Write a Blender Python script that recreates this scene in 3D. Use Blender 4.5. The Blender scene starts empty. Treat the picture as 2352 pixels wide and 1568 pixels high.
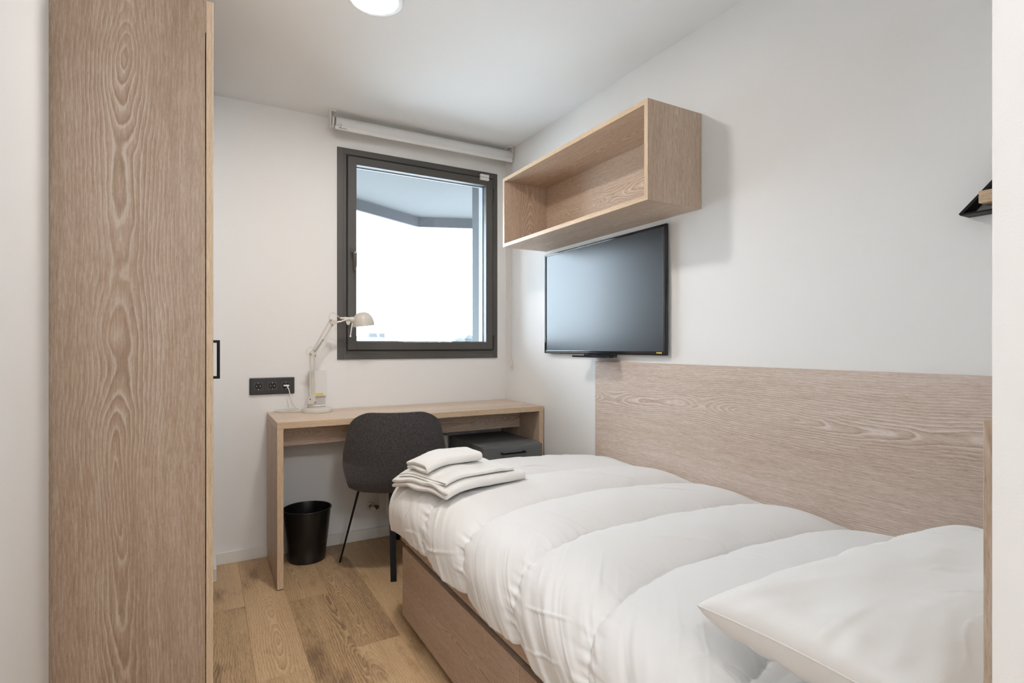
import bpy, bmesh, math, random
import numpy as np
from mathutils import Vector, Matrix
random.seed(7)
rng = np.random.RandomState(5)
C = bpy.context.scene.collection
PI = math.pi

# ---------------------------------------------------------------- camera, sky, lights, exposure
sc = bpy.context.scene
cam_d = bpy.data.cameras.new('camera')
cam = bpy.data.objects.new('camera', cam_d)
C.objects.link(cam)
cam_d.sensor_width = 36.0
cam_d.lens = 1254.4 / 2352 * 36.0
cam_d.shift_y = 10.6 / 2352
cam_d.clip_start = 0.02
cam_d.clip_end = 500
cam.location = (0, 0, 1.10)
cam.rotation_euler = (PI / 2, 0, -math.radians(29.35))
sc.camera = cam

SKY = 19.0
LAMP = 192.0
HALL = 76.0
LAMP_COL = (1.0, 0.95, 0.895)
HALL_COL = (1.0, 0.985, 0.97)
w = bpy.data.worlds.new('sky')
sc.world = w
w.use_nodes = True
bg = w.node_tree.nodes['Background']
bg.inputs[0].default_value = (0.78, 0.89, 1.0, 1)
bg.inputs[1].default_value = SKY
vs = sc.view_settings
vs.view_transform = 'Standard'
vs.look = 'None'
vs.exposure = 0.0
vs.gamma = 1.0
vs.use_curve_mapping = False
sc.cycles.max_bounces = 8
sc.cycles.diffuse_bounces = 4
sc.cycles.transparent_max_bounces = 6

# ---------------------------------------------------------------- helpers
class MB:
    """collects shapes (world coordinates) in one bmesh"""
    def __init__(s):
        s.bm = bmesh.new()
    def box(s, x0, x1, y0, y1, z0, z1, bev=0.0, seg=2):
        t = bmesh.new()
        bmesh.ops.create_cube(t, size=1)
        for v in t.verts:
            v.co = Vector(((x0 + x1) / 2 + v.co.x * (x1 - x0), (y0 + y1) / 2 + v.co.y * (y1 - y0), (z0 + z1) / 2 + v.co.z * (z1 - z0)))
        if bev:
            bmesh.ops.bevel(t, geom=t.edges[:], offset=bev, segments=seg, affect='EDGES', profile=0.5)
        s._add(t)
        return s
    def _add(s, t, M=None):
        if M is not None:
            t.transform(M)
        me = bpy.data.meshes.new('tmp')
        t.to_mesh(me)
        t.free()
        s.bm.from_mesh(me)
        bpy.data.meshes.remove(me)
    def cyl(s, a, b, r0, r1=None, n=20, caps=True):
        a = Vector(a); b = Vector(b)
        r1 = r0 if r1 is None else r1
        t = bmesh.new()
        bmesh.ops.create_cone(t, cap_ends=caps, segments=n, radius1=r0, radius2=r1, depth=(b - a).length)
        q = Vector((0, 0, 1)).rotation_difference((b - a).normalized())
        s._add(t, Matrix.Translation((a + b) / 2) @ q.to_matrix().to_4x4())
        return s
    def tube(s, pts, r, n=8, smooth=0, closed=False):
        pts = [Vector(p) for p in pts]
        if smooth:
            pts = catmull(pts, smooth, closed)
        N = len(pts)
        rings = []
        up = Vector((0.13, 0.21, 0.97))
        for i, p in enumerate(pts):
            d = (pts[(i + 1) % N] - pts[i - 1]) if (closed or 0 < i < N - 1) else (pts[1] - pts[0] if i == 0 else pts[-1] - pts[-2])
            d.normalize()
            if i == 0:
                a = d.cross(up)
                if a.length < 0.05:
                    a = d.cross(Vector((1, 0, 0)))
            else:
                a = prev - d * prev.dot(d)
            a.normalize(); prev = a
            b = d.cross(a)
            rr = r[i] if hasattr(r, '__len__') else r
            rings.append([s.bm.verts.new(p + (a * math.cos(k * 2 * PI / n) + b * math.sin(k * 2 * PI / n)) * rr) for k in range(n)])
        for i in range(N if closed else N - 1):
            A = rings[i]; B = rings[(i + 1) % N]
            for k in range(n):
                s.bm.faces.new((A[k], A[(k + 1) % n], B[(k + 1) % n], B[k]))
        if not closed:
            s.bm.faces.new(list(reversed(rings[0]))); s.bm.faces.new(rings[-1])
        return s
    def lathe(s, prof, origin=(0, 0, 0), axis=(0, 0, 1), n=32):
        """prof = [(radius, height)]; r 0 closes"""
        t = bmesh.new()
        rings = []
        for r, h in prof:
            if r <= 1e-6:
                rings.append([t.verts.new((0, 0, h))])
            else:
                rings.append([t.verts.new((r * math.cos(k * 2 * PI / n), r * math.sin(k * 2 * PI / n), h)) for k in range(n)])
        for A, B in zip(rings, rings[1:]):
            for k in range(n):
                k2 = (k + 1) % n
                if len(A) == 1 and len(B) > 1:
                    t.faces.new((A[0], B[k2], B[k]))
                elif len(B) == 1 and len(A) > 1:
                    t.faces.new((A[k], A[k2], B[0]))
                elif len(A) > 1:
                    t.faces.new((A[k], A[k2], B[k2], B[k]))
        q = Vector((0, 0, 1)).rotation_difference(Vector(axis).normalized())
        s._add(t, Matrix.Translation(Vector(origin)) @ q.to_matrix().to_4x4())
        return s
    def prism(s, poly, z0, z1, axis='z'):
        """poly of 2-D points extruded along axis between z0 and z1"""
        def P(a, b, c):
            return {'z': (a, b, c), 'y': (a, c, b), 'x': (c, a, b)}[axis]
        A = [s.bm.verts.new(P(a, b, z0)) for a, b in poly]
        B = [s.bm.verts.new(P(a, b, z1)) for a, b in poly]
        n = len(poly)
        s.bm.faces.new(A); s.bm.faces.new(list(reversed(B)))
        for i in range(n):
            s.bm.faces.new((A[i], B[i], B[(i + 1) % n], A[(i + 1) % n]))
        return s
    def grid(s, X, Y, Z):
        n, m = X.shape
        vs_ = [[s.bm.verts.new((X[i, j], Y[i, j], Z[i, j])) for j in range(m)] for i in range(n)]
        for i in range(n - 1):
            for j in range(m - 1):
                s.bm.faces.new((vs_[i][j], vs_[i + 1][j], vs_[i + 1][j + 1], vs_[i][j + 1]))
        return s
    def build(s, name, mat, parent=None, smooth=None, kind=None, label=None, weld=False):
        if weld:
            bmesh.ops.remove_doubles(s.bm, verts=s.bm.verts[:], dist=1e-5)
        bmesh.ops.recalc_face_normals(s.bm, faces=s.bm.faces[:])
        me = bpy.data.meshes.new(name)
        if parent is not None:
            off = Vector((0, 0, 0)); p = parent
            while p is not None:
                off += p.location; p = p.parent
        else:
            co = [v.co for v in s.bm.verts]
            off = Vector((sum(c.x for c in co) / len(co), sum(c.y for c in co) / len(co), min(c.z for c in co)))
        s.bm.transform(Matrix.Translation(-off))
        s.bm.to_mesh(me); s.bm.free()
        me.materials.append(mat)
        o = bpy.data.objects.new(name, me)
        C.objects.link(o)
        if parent is not None:
            o.parent = parent
        else:
            o.location = off
        if smooth is not None:
            for p in me.polygons:
                p.use_smooth = True
            if smooth < 180:
                me.set_sharp_from_angle(angle=math.radians(smooth))
        if kind:
            o['kind'] = kind
        if label:
            o['label'] = label
        return o

def catmull(P, k, closed=False):
    out = []
    n = len(P)
    rngi = range(n) if closed else range(n - 1)
    for i in rngi:
        g = (lambda j: P[j % n]) if closed else (lambda j: P[min(max(j, 0), n - 1)])
        a, b, c, d = g(i - 1), g(i), g(i + 1), g(i + 2)
        for q in range(k):
            t = q / k
            out.append(0.5 * ((2 * b) + (c - a) * t + (2 * a - 5 * b + 4 * c - d) * t * t + (3 * b - a - 3 * c + d) * t ** 3))
    if not closed:
        out.append(P[-1].copy())
    return out

def thing(name, label, cat, loc=(0, 0, 0), group=None):
    o = bpy.data.objects.new(name, None)
    o.empty_display_size = 0.05
    C.objects.link(o)
    o.location = loc
    o['label'] = label; o['category'] = cat
    if group:
        o['group'] = group
    return o
def root_structure(name, loc=(0, 0, 0)):
    o = bpy.data.objects.new(name, None)
    o.empty_display_size = 0.05
    C.objects.link(o)
    o.location = loc
    o['kind'] = 'structure'
    return o
def tag(o, label, cat, group=None):
    o['label'] = label; o['category'] = cat
    if group:
        o['group'] = group
    return o
def box(name, mat, x0, x1, y0, y1, z0, z1, parent=None, bev=0.0, seg=2, kind=None, label=None):
    return MB().box(x0, x1, y0, y1, z0, z1, bev, seg).build(name, mat, parent, kind=kind, label=label)

# ---- numpy noise
_T = rng.rand(64, 64, 64).astype(np.float32)
def vnoise(x, y, z=0.0):
    x = np.asarray(x, float); y = np.asarray(y, float); z = np.zeros_like(x) + z
    xi = np.floor(x).astype(int); yi = np.floor(y).astype(int); zi = np.floor(z).astype(int)
    fx, fy, fz = x - xi, y - yi, z - zi
    fx = fx * fx * fx * (fx * (fx * 6 - 15) + 10); fy = fy * fy * fy * (fy * (fy * 6 - 15) + 10); fz = fz * fz * (3 - 2 * fz)
    def g(a, b, c):
        return _T[(xi + a) % 64, (yi + b) % 64, (zi + c) % 64]
    c00 = g(0, 0, 0) * (1 - fx) + g(1, 0, 0) * fx
    c10 = g(0, 1, 0) * (1 - fx) + g(1, 1, 0) * fx
    c01 = g(0, 0, 1) * (1 - fx) + g(1, 0, 1) * fx
    c11 = g(0, 1, 1) * (1 - fx) + g(1, 1, 1) * fx
    return ((c00 * (1 - fy) + c10 * fy) * (1 - fz) + (c01 * (1 - fy) + c11 * fy) * fz) * 2 - 1
def fbm(x, y, z=0.0, o=3):
    r = 0; a = 1.0; t = 0
    for i in range(o):
        r = r + a * vnoise(x * 2 ** i, y * 2 ** i, z + i * 7.3); t += a; a *= 0.5
    return r / t

# ---------------------------------------------------------------- materials
def newmat(name):
    m = bpy.data.materials.new(name)
    m.use_nodes = True
    nt = m.node_tree
    b = nt.nodes['Principled BSDF']
    return m, nt, b
def N(nt, t, **kw):
    n = nt.nodes.new(t)
    for k, v in kw.items():
        if k.startswith('i_'):
            n.inputs[int(k[2:])].default_value = v
        else:
            setattr(n, k, v)
    return n
def plain(name, col, rough=0.5, metal=0.0, bump=0.0, bscale=300, spec=0.5, coat=0.0, var=0.0):
    m, nt, b = newmat(name)
    b.inputs['Base Color'].default_value = (*col, 1)
    b.inputs['Roughness'].default_value = rough
    b.inputs['Metallic'].default_value = metal
    b.inputs['Specular IOR Level'].default_value = spec
    if coat:
        b.inputs['Coat Weight'].default_value = coat
        b.inputs['Coat Roughness'].default_value = 0.08
    tc = N(nt, 'ShaderNodeTexCoord')
    nz = N(nt, 'ShaderNodeTexNoise')
    nz.inputs['Scale'].default_value = bscale
    nz.inputs['Detail'].default_value = 4
    nt.links.new(tc.outputs['Object'], nz.inputs['Vector'])
    if bump:
        bp = N(nt, 'ShaderNodeBump')
        bp.inputs['Strength'].default_value = bump
        bp.inputs['Distance'].default_value = 0.001
        nt.links.new(nz.outputs['Fac'], bp.inputs['Height'])
        nt.links.new(bp.outputs['Normal'], b.inputs['Normal'])
    if var:
        mx = N(nt, 'ShaderNodeMix', data_type='RGBA')
        mx.inputs[6].default_value = (*[c * (1 - var) for c in col], 1)
        mx.inputs[7].default_value = (*[min(1, c * (1 + var)) for c in col], 1)
        nt.links.new(nz.outputs['Fac'], mx.inputs[0])
        nt.links.new(mx.outputs[2], b.inputs['Base Color'])
    return m

def math_node(nt, op, a, b=None, c=None):
    n = N(nt, 'ShaderNodeMath', operation=op)
    for i, v in enumerate((a, b, c)):
        if v is None:
            continue
        if isinstance(v, (int, float)):
            n.inputs[i].default_value = v
        else:
            nt.links.new(v, n.inputs[i])
    return n.outputs[0]

def oak(name, axis, dark, mid, light, rough=0.45, ring_str=0.6, seed=0.0, across='x', centre=0.0, period=0.30, space=0.0075,
        depth=0.16, wander=1.3, knots=0.0, tonevar=0.0, fibre=1.0, calm=0.25, kscale=(7.5, 2.6)):
    """oak board: growth rings cut lengthwise (cathedral arches along `axis`), fibres and pores; object space"""
    m, nt, b = newmat(name)
    L = nt.links.new
    mt = lambda *a: math_node(nt, *a)
    tc = N(nt, 'ShaderNodeTexCoord')
    oi = N(nt, 'ShaderNodeObjectInfo')
    cmb = N(nt, 'ShaderNodeCombineXYZ')
    r1 = mt('MULTIPLY_ADD', oi.outputs['Random'], 11.0, seed)
    r2 = mt('MULTIPLY_ADD', oi.outputs['Random'], -7.0, seed * 1.7)
    L(r1, cmb.inputs[0]); L(r2, cmb.inputs[1]); L(r1, cmb.inputs[2])
    add = N(nt, 'ShaderNodeVectorMath', operation='ADD')
    L(tc.outputs['Object'], add.inputs[0]); L(cmb.outputs[0], add.inputs[1])
    def scaled(acr, alo):
        q = N(nt, 'ShaderNodeVectorMath', operation='MULTIPLY')
        v = [acr] * 3
        v['xyz'.index(axis)] = alo
        q.inputs[1].default_value = v
        L(add.outputs[0], q.inputs[0])
        return q.outputs[0]
    def noise(acr, alo, detail=2.0, rough_=0.5):
        n = N(nt, 'ShaderNodeTexNoise')
        n.inputs['Scale'].default_value = 1.0
        n.inputs['Detail'].default_value = detail
        n.inputs['Roughness'].default_value = rough_
        L(scaled(acr, alo), n.inputs['Vector'])
        return mt('SUBTRACT', n.outputs['Fac'], 0.5)
    sp = N(nt, 'ShaderNodeSeparateXYZ')
    L(tc.outputs['Object'], sp.inputs[0])
    u = mt('ADD', mt('SUBTRACT', sp.outputs['xyz'.index(across)], centre), mt('MULTIPLY', noise(2.2, 1.2, 1.0), 0.10))
    if tonevar:
        u = mt('ADD', u, mt('MULTIPLY', oi.outputs['Random'], 0.4))
    u = mt('SUBTRACT', mt('PINGPONG', mt('ADD', u, period * 10.0), period / 2), 0.0)
    # depth of the saw cut below the pith wanders along the board
    d = mt('MULTIPLY', noise(0.9, wander, 1.5), depth * 2.0)
    rad = mt('SQRT', mt('ADD', mt('MULTIPLY', u, u), mt('MULTIPLY', d, d)))
    rad = mt('ADD', rad, mt('MULTIPLY', noise(9, 3.2, 2.0), 0.030))
    rad = mt('ADD', rad, mt('MULTIPLY', noise(42, 18, 2.0), 0.0055))
    f = mt('DIVIDE', rad, space)
    fr = mt('FRACT', f)
    rr = N(nt, 'ShaderNodeValToRGB')
    e = rr.color_ramp.elements
    e[0].position = 0.0; e[0].color = (0.62, 0.62, 0.62, 1)
    e[1].position = 1.0; e[1].color = (0.62, 0.62, 0.62, 1)
    for p, c in ((0.35, 0.42), (0.55, 0.10), (0.66, 0.30), (0.76, 1.0), (0.88, 0.95)):
        q = e.new(p); q.color = (c, c, c, 1)
    L(fr, rr.inputs[0])
    near = N(nt, 'ShaderNodeMapRange')           # rings read best over the heart of the board
    near.inputs[1].default_value = 0.015; near.inputs[2].default_value = period * 0.42
    near.inputs[3].default_value = 1.0; near.inputs[4].default_value = calm
    L(u, near.inputs[0])
    a = mt('MULTIPLY', mt('SUBTRACT', rr.outputs[0], 0.5), mt('MULTIPLY', near.outputs[0], float(ring_str)))
    msk = N(nt, 'ShaderNodeMapRange')
    msk.inputs[1].default_value = -0.10; msk.inputs[2].default_value = 0.10
    msk.inputs[3].default_value = 0.45; msk.inputs[4].default_value = 1.0
    L(noise(5.0, 1.6, 1.0), msk.inputs[0])
    a = mt('MULTIPLY', a, msk.outputs[0])
    fb = mt('MULTIPLY', noise(420, 34, 2.0, 0.6), 0.95 * fibre)
    fb2 = mt('MULTIPLY', noise(110, 5, 2.0, 0.6), 0.50 * fibre)
    bb = mt('MULTIPLY', noise(9, 0.8, 2.0), 0.55)
    npo = noise(760, 90, 1.0)
    pore = N(nt, 'ShaderNodeMapRange')
    pore.inputs[1].default_value = 0.08; pore.inputs[2].default_value = 0.20
    L(npo, pore.inputs[0])
    t = mt('ADD', mt('ADD', a, fb), mt('ADD', bb, fb2))
    t = mt('ADD', t, 0.5)
    if tonevar:
        t = mt('ADD', t, mt('MULTIPLY', mt('SUBTRACT', oi.outputs['Random'], 0.5), float(tonevar)))
    t = mt('SUBTRACT', t, mt('MULTIPLY', pore.outputs[0], 0.20 * fibre))
    if knots:
        kr = N(nt, 'ShaderNodeMapRange')
        kr.inputs[1].default_value = 0.08; kr.inputs[2].default_value = 0.30
        L(noise(kscale[0], kscale[1], 3.0), kr.inputs[0])
        t = mt('SUBTRACT', t, mt('MULTIPLY', kr.outputs[0], float(knots)))
    cr = N(nt, 'ShaderNodeValToRGB')
    e = cr.color_ramp.elements
    e[0].position = 0.05; e[0].color = (*dark, 1)
    e[1].position = 0.95; e[1].color = (*light, 1)
    q = e.new(0.5); q.color = (*mid, 1)
    L(t, cr.inputs[0])
    L(cr.outputs[0], b.inputs['Base Color'])
    b.inputs['Roughness'].default_value = rough
    b.inputs['Specular IOR Level'].default_value = 0.35
    return m

OD, OM, OL = (0.36, 0.250, 0.175), (0.565, 0.425, 0.320), (0.73, 0.62, 0.52)
M = {}
M['wall'] = plain('wall_paint', (0.875, 0.873, 0.87), 0.85, bump=0.10, bscale=420, spec=0.2)
M['ceil'] = plain('ceiling_paint', (0.92, 0.925, 0.93), 0.9, spec=0.2)
M['base'] = plain('baseboard_paint', (0.84, 0.83, 0.80), 0.45)
M['oak_x'] = oak('oak_x', 'x', (0.46, 0.335, 0.25), (0.66, 0.52, 0.41), (0.80, 0.70, 0.61), seed=1.3, across='y', centre=0.05, period=0.34)
M['oak_y'] = oak('oak_y', 'y', OD, OM, OL, seed=4.1, across='x', centre=0.02, period=0.26, ring_str=0.7)
M['oak_yz'] = oak('oak_yz', 'y', OD, OM, OL, seed=6.3, across='z', centre=0.17, period=0.30, ring_str=0.7)
M['oak_xz'] = oak('oak_xz', 'x', OD, OM, OL, seed=8.3, across='z', centre=0.67, period=0.20)
M['oak_z'] = oak('oak_z', 'z', OD, OM, OL, seed=9.7, across='x', centre=0.02, period=0.24, ring_str=0.7)
M['oak_zy'] = oak('oak_zy', 'z', OD, OM, OL, seed=12.7, across='y', centre=0.02, period=0.34, ring_str=0.4)
M['oak_wardrobe'] = oak('oak_wardrobe', 'z', (0.27, 0.180, 0.122), (0.405, 0.293, 0.212), (0.54, 0.45, 0.375), seed=2.35, space=0.0088, across='x', centre=0.095, period=0.35, ring_str=0.80, depth=0.15, wander=1.3, calm=0.30)
M['oak_panel'] = oak('oak_panel', 'y', (0.42, 0.310, 0.245), (0.61, 0.49, 0.415), (0.75, 0.68, 0.63), seed=5.9, across='z', centre=0.86, period=0.36, ring_str=0.72, depth=0.17, wander=1.4, calm=0.3)
M['oak_bed'] = oak('oak_bed', 'y', (0.28, 0.190, 0.138), (0.480, 0.350, 0.265), (0.62, 0.50, 0.41), seed=3.1, across='z', centre=0.17, period=0.34, ring_str=0.7, depth=0.14)
for ax, ac in (('x', 'y'), ('y', 'x'), ('z', 'x')):
    M['edge_' + ax] = oak('oak_edge_' + ax, ax, (0.42, 0.295, 0.185), (0.62, 0.465, 0.315), (0.76, 0.60, 0.44), ring_str=0.0, seed=7.7, across=ac)
M['floor'] = oak('floor_oak', 'y', (0.20, 0.122, 0.068), (0.545, 0.368, 0.205), (0.74, 0.545, 0.335), seed=1.9, across='x', centre=0.0, period=0.30, space=0.0085, depth=0.13, wander=1.5, ring_str=0.45, rough=0.42, knots=0.55, tonevar=0.30, fibre=0.75, calm=0.3)
M['subfloor'] = plain('subfloor', (0.16, 0.11, 0.07), 0.9)
M['black'] = plain('black_metal', (0.008, 0.008, 0.009), 0.5, bump=0.05, spec=0.22)
M['black_plastic'] = plain('black_plastic', (0.022, 0.022, 0.023), 0.38)
M['bin'] = plain('black_bin_plastic', (0.008, 0.008, 0.009), 0.28, bump=0.03)
M['socket'] = plain('socket_insert_plastic', (0.040, 0.040, 0.041), 0.35)
M['gloss_black'] = plain('gloss_black', (0.006, 0.006, 0.008), 0.10, spec=0.6)
M['screen'] = plain('tv_screen', (0.010, 0.012, 0.016), 0.34, spec=0.55, coat=0.0)
M['alu'] = plain('dark_window_frame', (0.082, 0.076, 0.070), 0.42, bump=0.08, bscale=900)
M['alu_dark'] = plain('window_gasket', (0.010, 0.010, 0.010), 0.6)
M['chrome'] = plain('chrome', (0.62, 0.60, 0.57), 0.2, metal=1.0)
M['brass'] = plain('aged_metal', (0.25, 0.21, 0.16), 0.35, metal=1.0)
M['white_metal'] = plain('white_lacquer', (0.66, 0.63, 0.57), 0.32)
M['white_plastic'] = plain('white_plastic', (0.80, 0.79, 0.77), 0.4)
M['cord'] = plain('white_cord', (0.80, 0.78, 0.74), 0.45)
M['blind'] = plain('blind_fabric', (0.74, 0.74, 0.74), 0.75, bump=0.2, bscale=1500)
M['grey_unit'] = plain('anthracite_laminate', (0.165, 0.175, 0.182), 0.5, bump=0.08, bscale=900)
M['yellow'] = plain('yellow_sticker', (0.80, 0.52, 0.05), 0.5)
M['dark_print'] = plain('dark_print', (0.03, 0.03, 0.03), 0.6)
M['radiator'] = plain('radiator_enamel', (0.78, 0.76, 0.73), 0.3)
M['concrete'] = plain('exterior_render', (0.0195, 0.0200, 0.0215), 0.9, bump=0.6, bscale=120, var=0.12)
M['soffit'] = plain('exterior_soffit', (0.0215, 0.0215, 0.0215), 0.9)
M['reveal'] = plain('exterior_reveal', (0.16, 0.165, 0.17), 0.8)
M['bead'] = plain('glazing_bead_paint', (0.16, 0.165, 0.175), 0.5)
M['ground'] = plain('exterior_ground', (0.55, 0.55, 0.53), 0.95, var=0.1, bscale=0.3)
M['roof'] = plain('distant_roof', (0.046, 0.048, 0.052), 0.9, var=0.08, bscale=2)
M['far_wall'] = plain('distant_wall', (0.050, 0.052, 0.055), 0.9)
M['tree'] = plain('distant_foliage', (0.034, 0.037, 0.038), 0.9, var=0.3, bscale=2)
M['grey_metal'] = plain('grey_metal', (0.25, 0.25, 0.26), 0.4, metal=0.6)

def fabric(name, col, weave=1400, bump=0.25, rough=0.9, sheen=0.3, mott=0.0, bump_mid=0.0):
    m, nt, b = newmat(name)
    L = nt.links.new
    b.inputs['Base Color'].default_value = (*col, 1)
    b.inputs['Roughness'].default_value = rough
    b.inputs['Sheen Weight'].default_value = sheen
    b.inputs['Specular IOR Level'].default_value = 0.2
    tc = N(nt, 'ShaderNodeTexCoord')
    nz = N(nt, 'ShaderNodeTexNoise'); nz.inputs['Scale'].default_value = weave; nz.inputs['Detail'].default_value = 2
    L(tc.outputs['Object'], nz.inputs['Vector'])
    h = nz.outputs['Fac']
    if bump_mid:
        n2 = N(nt, 'ShaderNodeTexNoise'); n2.inputs['Scale'].default_value = 28; n2.inputs['Detail'].default_value = 5
        n2.inputs['Roughness'].default_value = 0.55
        L(tc.outputs['Object'], n2.inputs['Vector'])
        h = math_node(nt, 'ADD', math_node(nt, 'MULTIPLY', nz.outputs['Fac'], 0.25), math_node(nt, 'MULTIPLY', n2.outputs['Fac'], bump_mid))
    bp = N(nt, 'ShaderNodeBump'); bp.inputs['Strength'].default_value = bump; bp.inputs['Distance'].default_value = 0.001
    L(h, bp.inputs['Height']); L(bp.outputs['Normal'], b.inputs['Normal'])
    if mott:
        n3 = N(nt, 'ShaderNodeTexNoise'); n3.inputs['Scale'].default_value = 1.0; n3.inputs['Detail'].default_value = 3
        n3.inputs['Roughness'].default_value = 0.8
        mp = N(nt, 'ShaderNodeVectorMath', operation='MULTIPLY'); mp.inputs[1].default_value = (430, 430, 150)
        L(tc.outputs['Object'], mp.inputs[0]); L(mp.outputs[0], n3.inputs['Vector'])
        mr = N(nt, 'ShaderNodeMapRange'); mr.inputs[1].default_value = 0.36; mr.inputs[2].default_value = 0.66
        L(n3.outputs['Fac'], mr.inputs[0])
        mx = N(nt, 'ShaderNodeMix', data_type='RGBA')
        mx.inputs[6].default_value = (*[c * (1 - mott) for c in col], 1)
        mx.inputs[7].default_value = (*[c * (1 + mott * 1.3) for c in col], 1)
        L(mr.outputs[0], mx.inputs[0]); L(mx.outputs[2], b.inputs['Base Color'])
    return m
M['duvet'] = fabric('white_cotton', (0.85, 0.848, 0.845), 1600, 0.22, bump_mid=0.5)
M['pillow'] = fabric('white_pillowcase', (0.90, 0.893, 0.88), 1600, 0.18, bump_mid=0.4)
M['towel'] = fabric('white_terry', (0.88, 0.865, 0.84), 620, 1.0, sheen=0.6)
M['mattress'] = fabric('mattress_ticking', (0.78, 0.78, 0.77), 700, 0.3)
M['chair'] = fabric('charcoal_wool', (0.060, 0.055, 0.056), 900, 0.6, sheen=0.15, mott=0.70)

def emis(name, col, s):
    m, nt, b = newmat(name)
    b.inputs['Base Color'].default_value = (0.9, 0.9, 0.9, 1)
    b.inputs['Emission Color'].default_value = (*col, 1)
    b.inputs['Emission Strength'].default_value = s
    return m
M['led'] = emis('led_diffuser', LAMP_COL, LAMP)
M['led_hall'] = emis('led_diffuser_hall', HALL_COL, HALL)
# window pane: clear with a faint reflection, lets the daylight straight through
m, nt, b = newmat('window_glass')
nt.nodes.remove(b)
out = nt.nodes['Material Output']
tr = N(nt, 'ShaderNodeBsdfTransparent'); tr.inputs[0].default_value = (0.93, 0.96, 0.97, 1)
gl = N(nt, 'ShaderNodeBsdfGlossy'); gl.inputs['Roughness'].default_value = 0.02
fz = N(nt, 'ShaderNodeFresnel'); fz.inputs[0].default_value = 1.45
mx = N(nt, 'ShaderNodeMixShader')
nt.links.new(fz.outputs[0], mx.inputs[0]); nt.links.new(tr.outputs[0], mx.inputs[1]); nt.links.new(gl.outputs[0], mx.inputs[2])
nt.links.new(mx.outputs[0], out.inputs[0])
M['glass'] = m

# ---------------------------------------------------------------- the room
W = 1.708; D = 3.122; H = 2.36; T = 3.32
XL = -0.348            # near left wall face
# floor with separate planks
floor = box('floor', M['subfloor'], -0.75, W + 0.1, -1.35, T, -0.12, -0.007, kind='structure')
PW = 0.1675; PL = 1.22
joint = {0: 2.567, 1: 1.967 + 1.22, 2: 2.524, 3: 2.020 + 1.22, 4: 2.75, 5: 2.33, 6: 2.9, 7: 2.1, 8: 2.6, 9: 2.2, 10: 2.85, -1: 2.15, -2: 2.8, -3: 2.4, -4: 2.0}
for k in range(-4, 11):
    xa = -0.0205 + k * PW; xb = min(xa + PW, W + 0.02)
    y1 = joint[k]
    while y1 < D:
        y1 += PL
    ys = []
    while y1 > -1.2:
        ys.append((max(y1 - PL, -1.2), min(y1, D + 0.02))); y1 -= PL
    for ya, yb in ys:
        if yb - ya < 0.03 or xb - xa < 0.02:
            continue
        box('plank', M['floor'], xa + 0.0002, xb - 0.0002, ya + 0.0002, yb - 0.0002, -0.0069, 0.0, parent=floor, bev=0.0005, seg=1)

# back wall with the window opening
wx0, wx1, wz0, wz1 = 0.664, 1.620, 1.05, 2.182
mb = MB()
mb.box(-0.75, wx0, D, T, -0.12, H + 0.12).box(wx1, 2.3, D, T, -0.12, H + 0.12)
mb.box(wx0, wx1, D, T, -0.12, wz0).box(wx0, wx1, D, T, wz1, H + 0.12)
mb.build('wall_back', M['wall'], kind='structure')
box('wall_right', M['wall'], W, W + 0.12, -1.35, D - 0.0002, -0.12, H + 0.12, kind='structure')
box('ceiling', M['ceil'], -0.75, W - 0.0002, -1.35, D - 0.0002, H, H + 0.12, kind='structure')
mb = MB()
mb.box(-0.75, XL, -1.25, 1.797, -0.0069, H - 0.0002)          # wall beside the wardrobe
mb.box(-0.75, -0.66, 1.797, 2.912, -0.0069, H - 0.0002)       # back of the wardrobe niche
mb.box(-0.75, 0.035, 2.912, D - 0.0002, -0.0069, H - 0.0002)  # return beyond the wardrobe
mb.build('wall_left', M['wall'], kind='structure')
box('wall_near', M['wall'], 0.56, W - 0.0002, -1.25, 0.1964, -0.0069, H - 0.0002, kind='structure')
box('wall_front', M['wall'], -0.75, W, -1.35, -1.25, -0.0069, H - 0.0002, kind='structure')
# baseboards
def baseb(name, x0, x1, y0, y1):
    MB().box(x0, x1, y0, y1, 0.0005, 0.060, 0.0012, 1).build(name, M['base'], kind='structure')
baseb('baseboard_back', 0.048, W - 0.001, D - 0.0125, D - 0.0003)
baseb('baseboard_left', 0.0353, 0.0475, 2.9, D - 0.0005)
baseb('baseboard_right', W - 0.0125, W - 0.0003, 2.20, D - 0.014)
baseb('baseboard_niche', -0.60, 0.0350, 2.90, 2.9118)

# ---------------------------------------------------------------- window
win = root_structure('window_1', (1.14, 3.11, 1.024))
X0, X1, Z0, Z1 = 0.640, 1.643, 1.025, 2.207
def ring(mb, x0, x1, z0, z1, wl, wr, wb, wt, y0, y1, bev=0.0012):
    mb.box(x0, x0 + wl, y0, y1, z0, z1, bev, 1)
    mb.box(x1 - wr, x1, y0, y1, z0, z1, bev, 1)
    mb.box(x0 + wl, x1 - wr, y0, y1, z0, z0 + wb, bev, 1)
    mb.box(x0 + wl, x1 - wr, y0, y1, z1 - wt, z1, bev, 1)
    return mb
f = ring(MB(), X0, X1, Z0, Z1, 0.033, 0.033, 0.030, 0.033, 3.1135, D + 0.001)
ring(f, 0.668, 1.616, 1.053, 2.179, 0.022, 0.010, 0.020, 0.012, 3.1165, 3.160)
f.build('frame', M['alu'], win)
g = ring(MB(), 0.6885, 1.611, 1.073, 2.172, 0.006, 0.006, 0.006, 0.006, 3.112, 3.160)
g.build('gasket', M['alu_dark'], win)
s = ring(MB(), 0.696, 1.604, 1.079, 2.163, 0.047, 0.047, 0.045, 0.044, 3.103, 3.162)
s.build('sash', M['alu'], win)
bead = ring(MB(), 0.7435, 1.5565, 1.1245, 2.1185, 0.007, 0.004, 0.005, 0.004, 3.1485, 3.1615, 0.0005)
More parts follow.
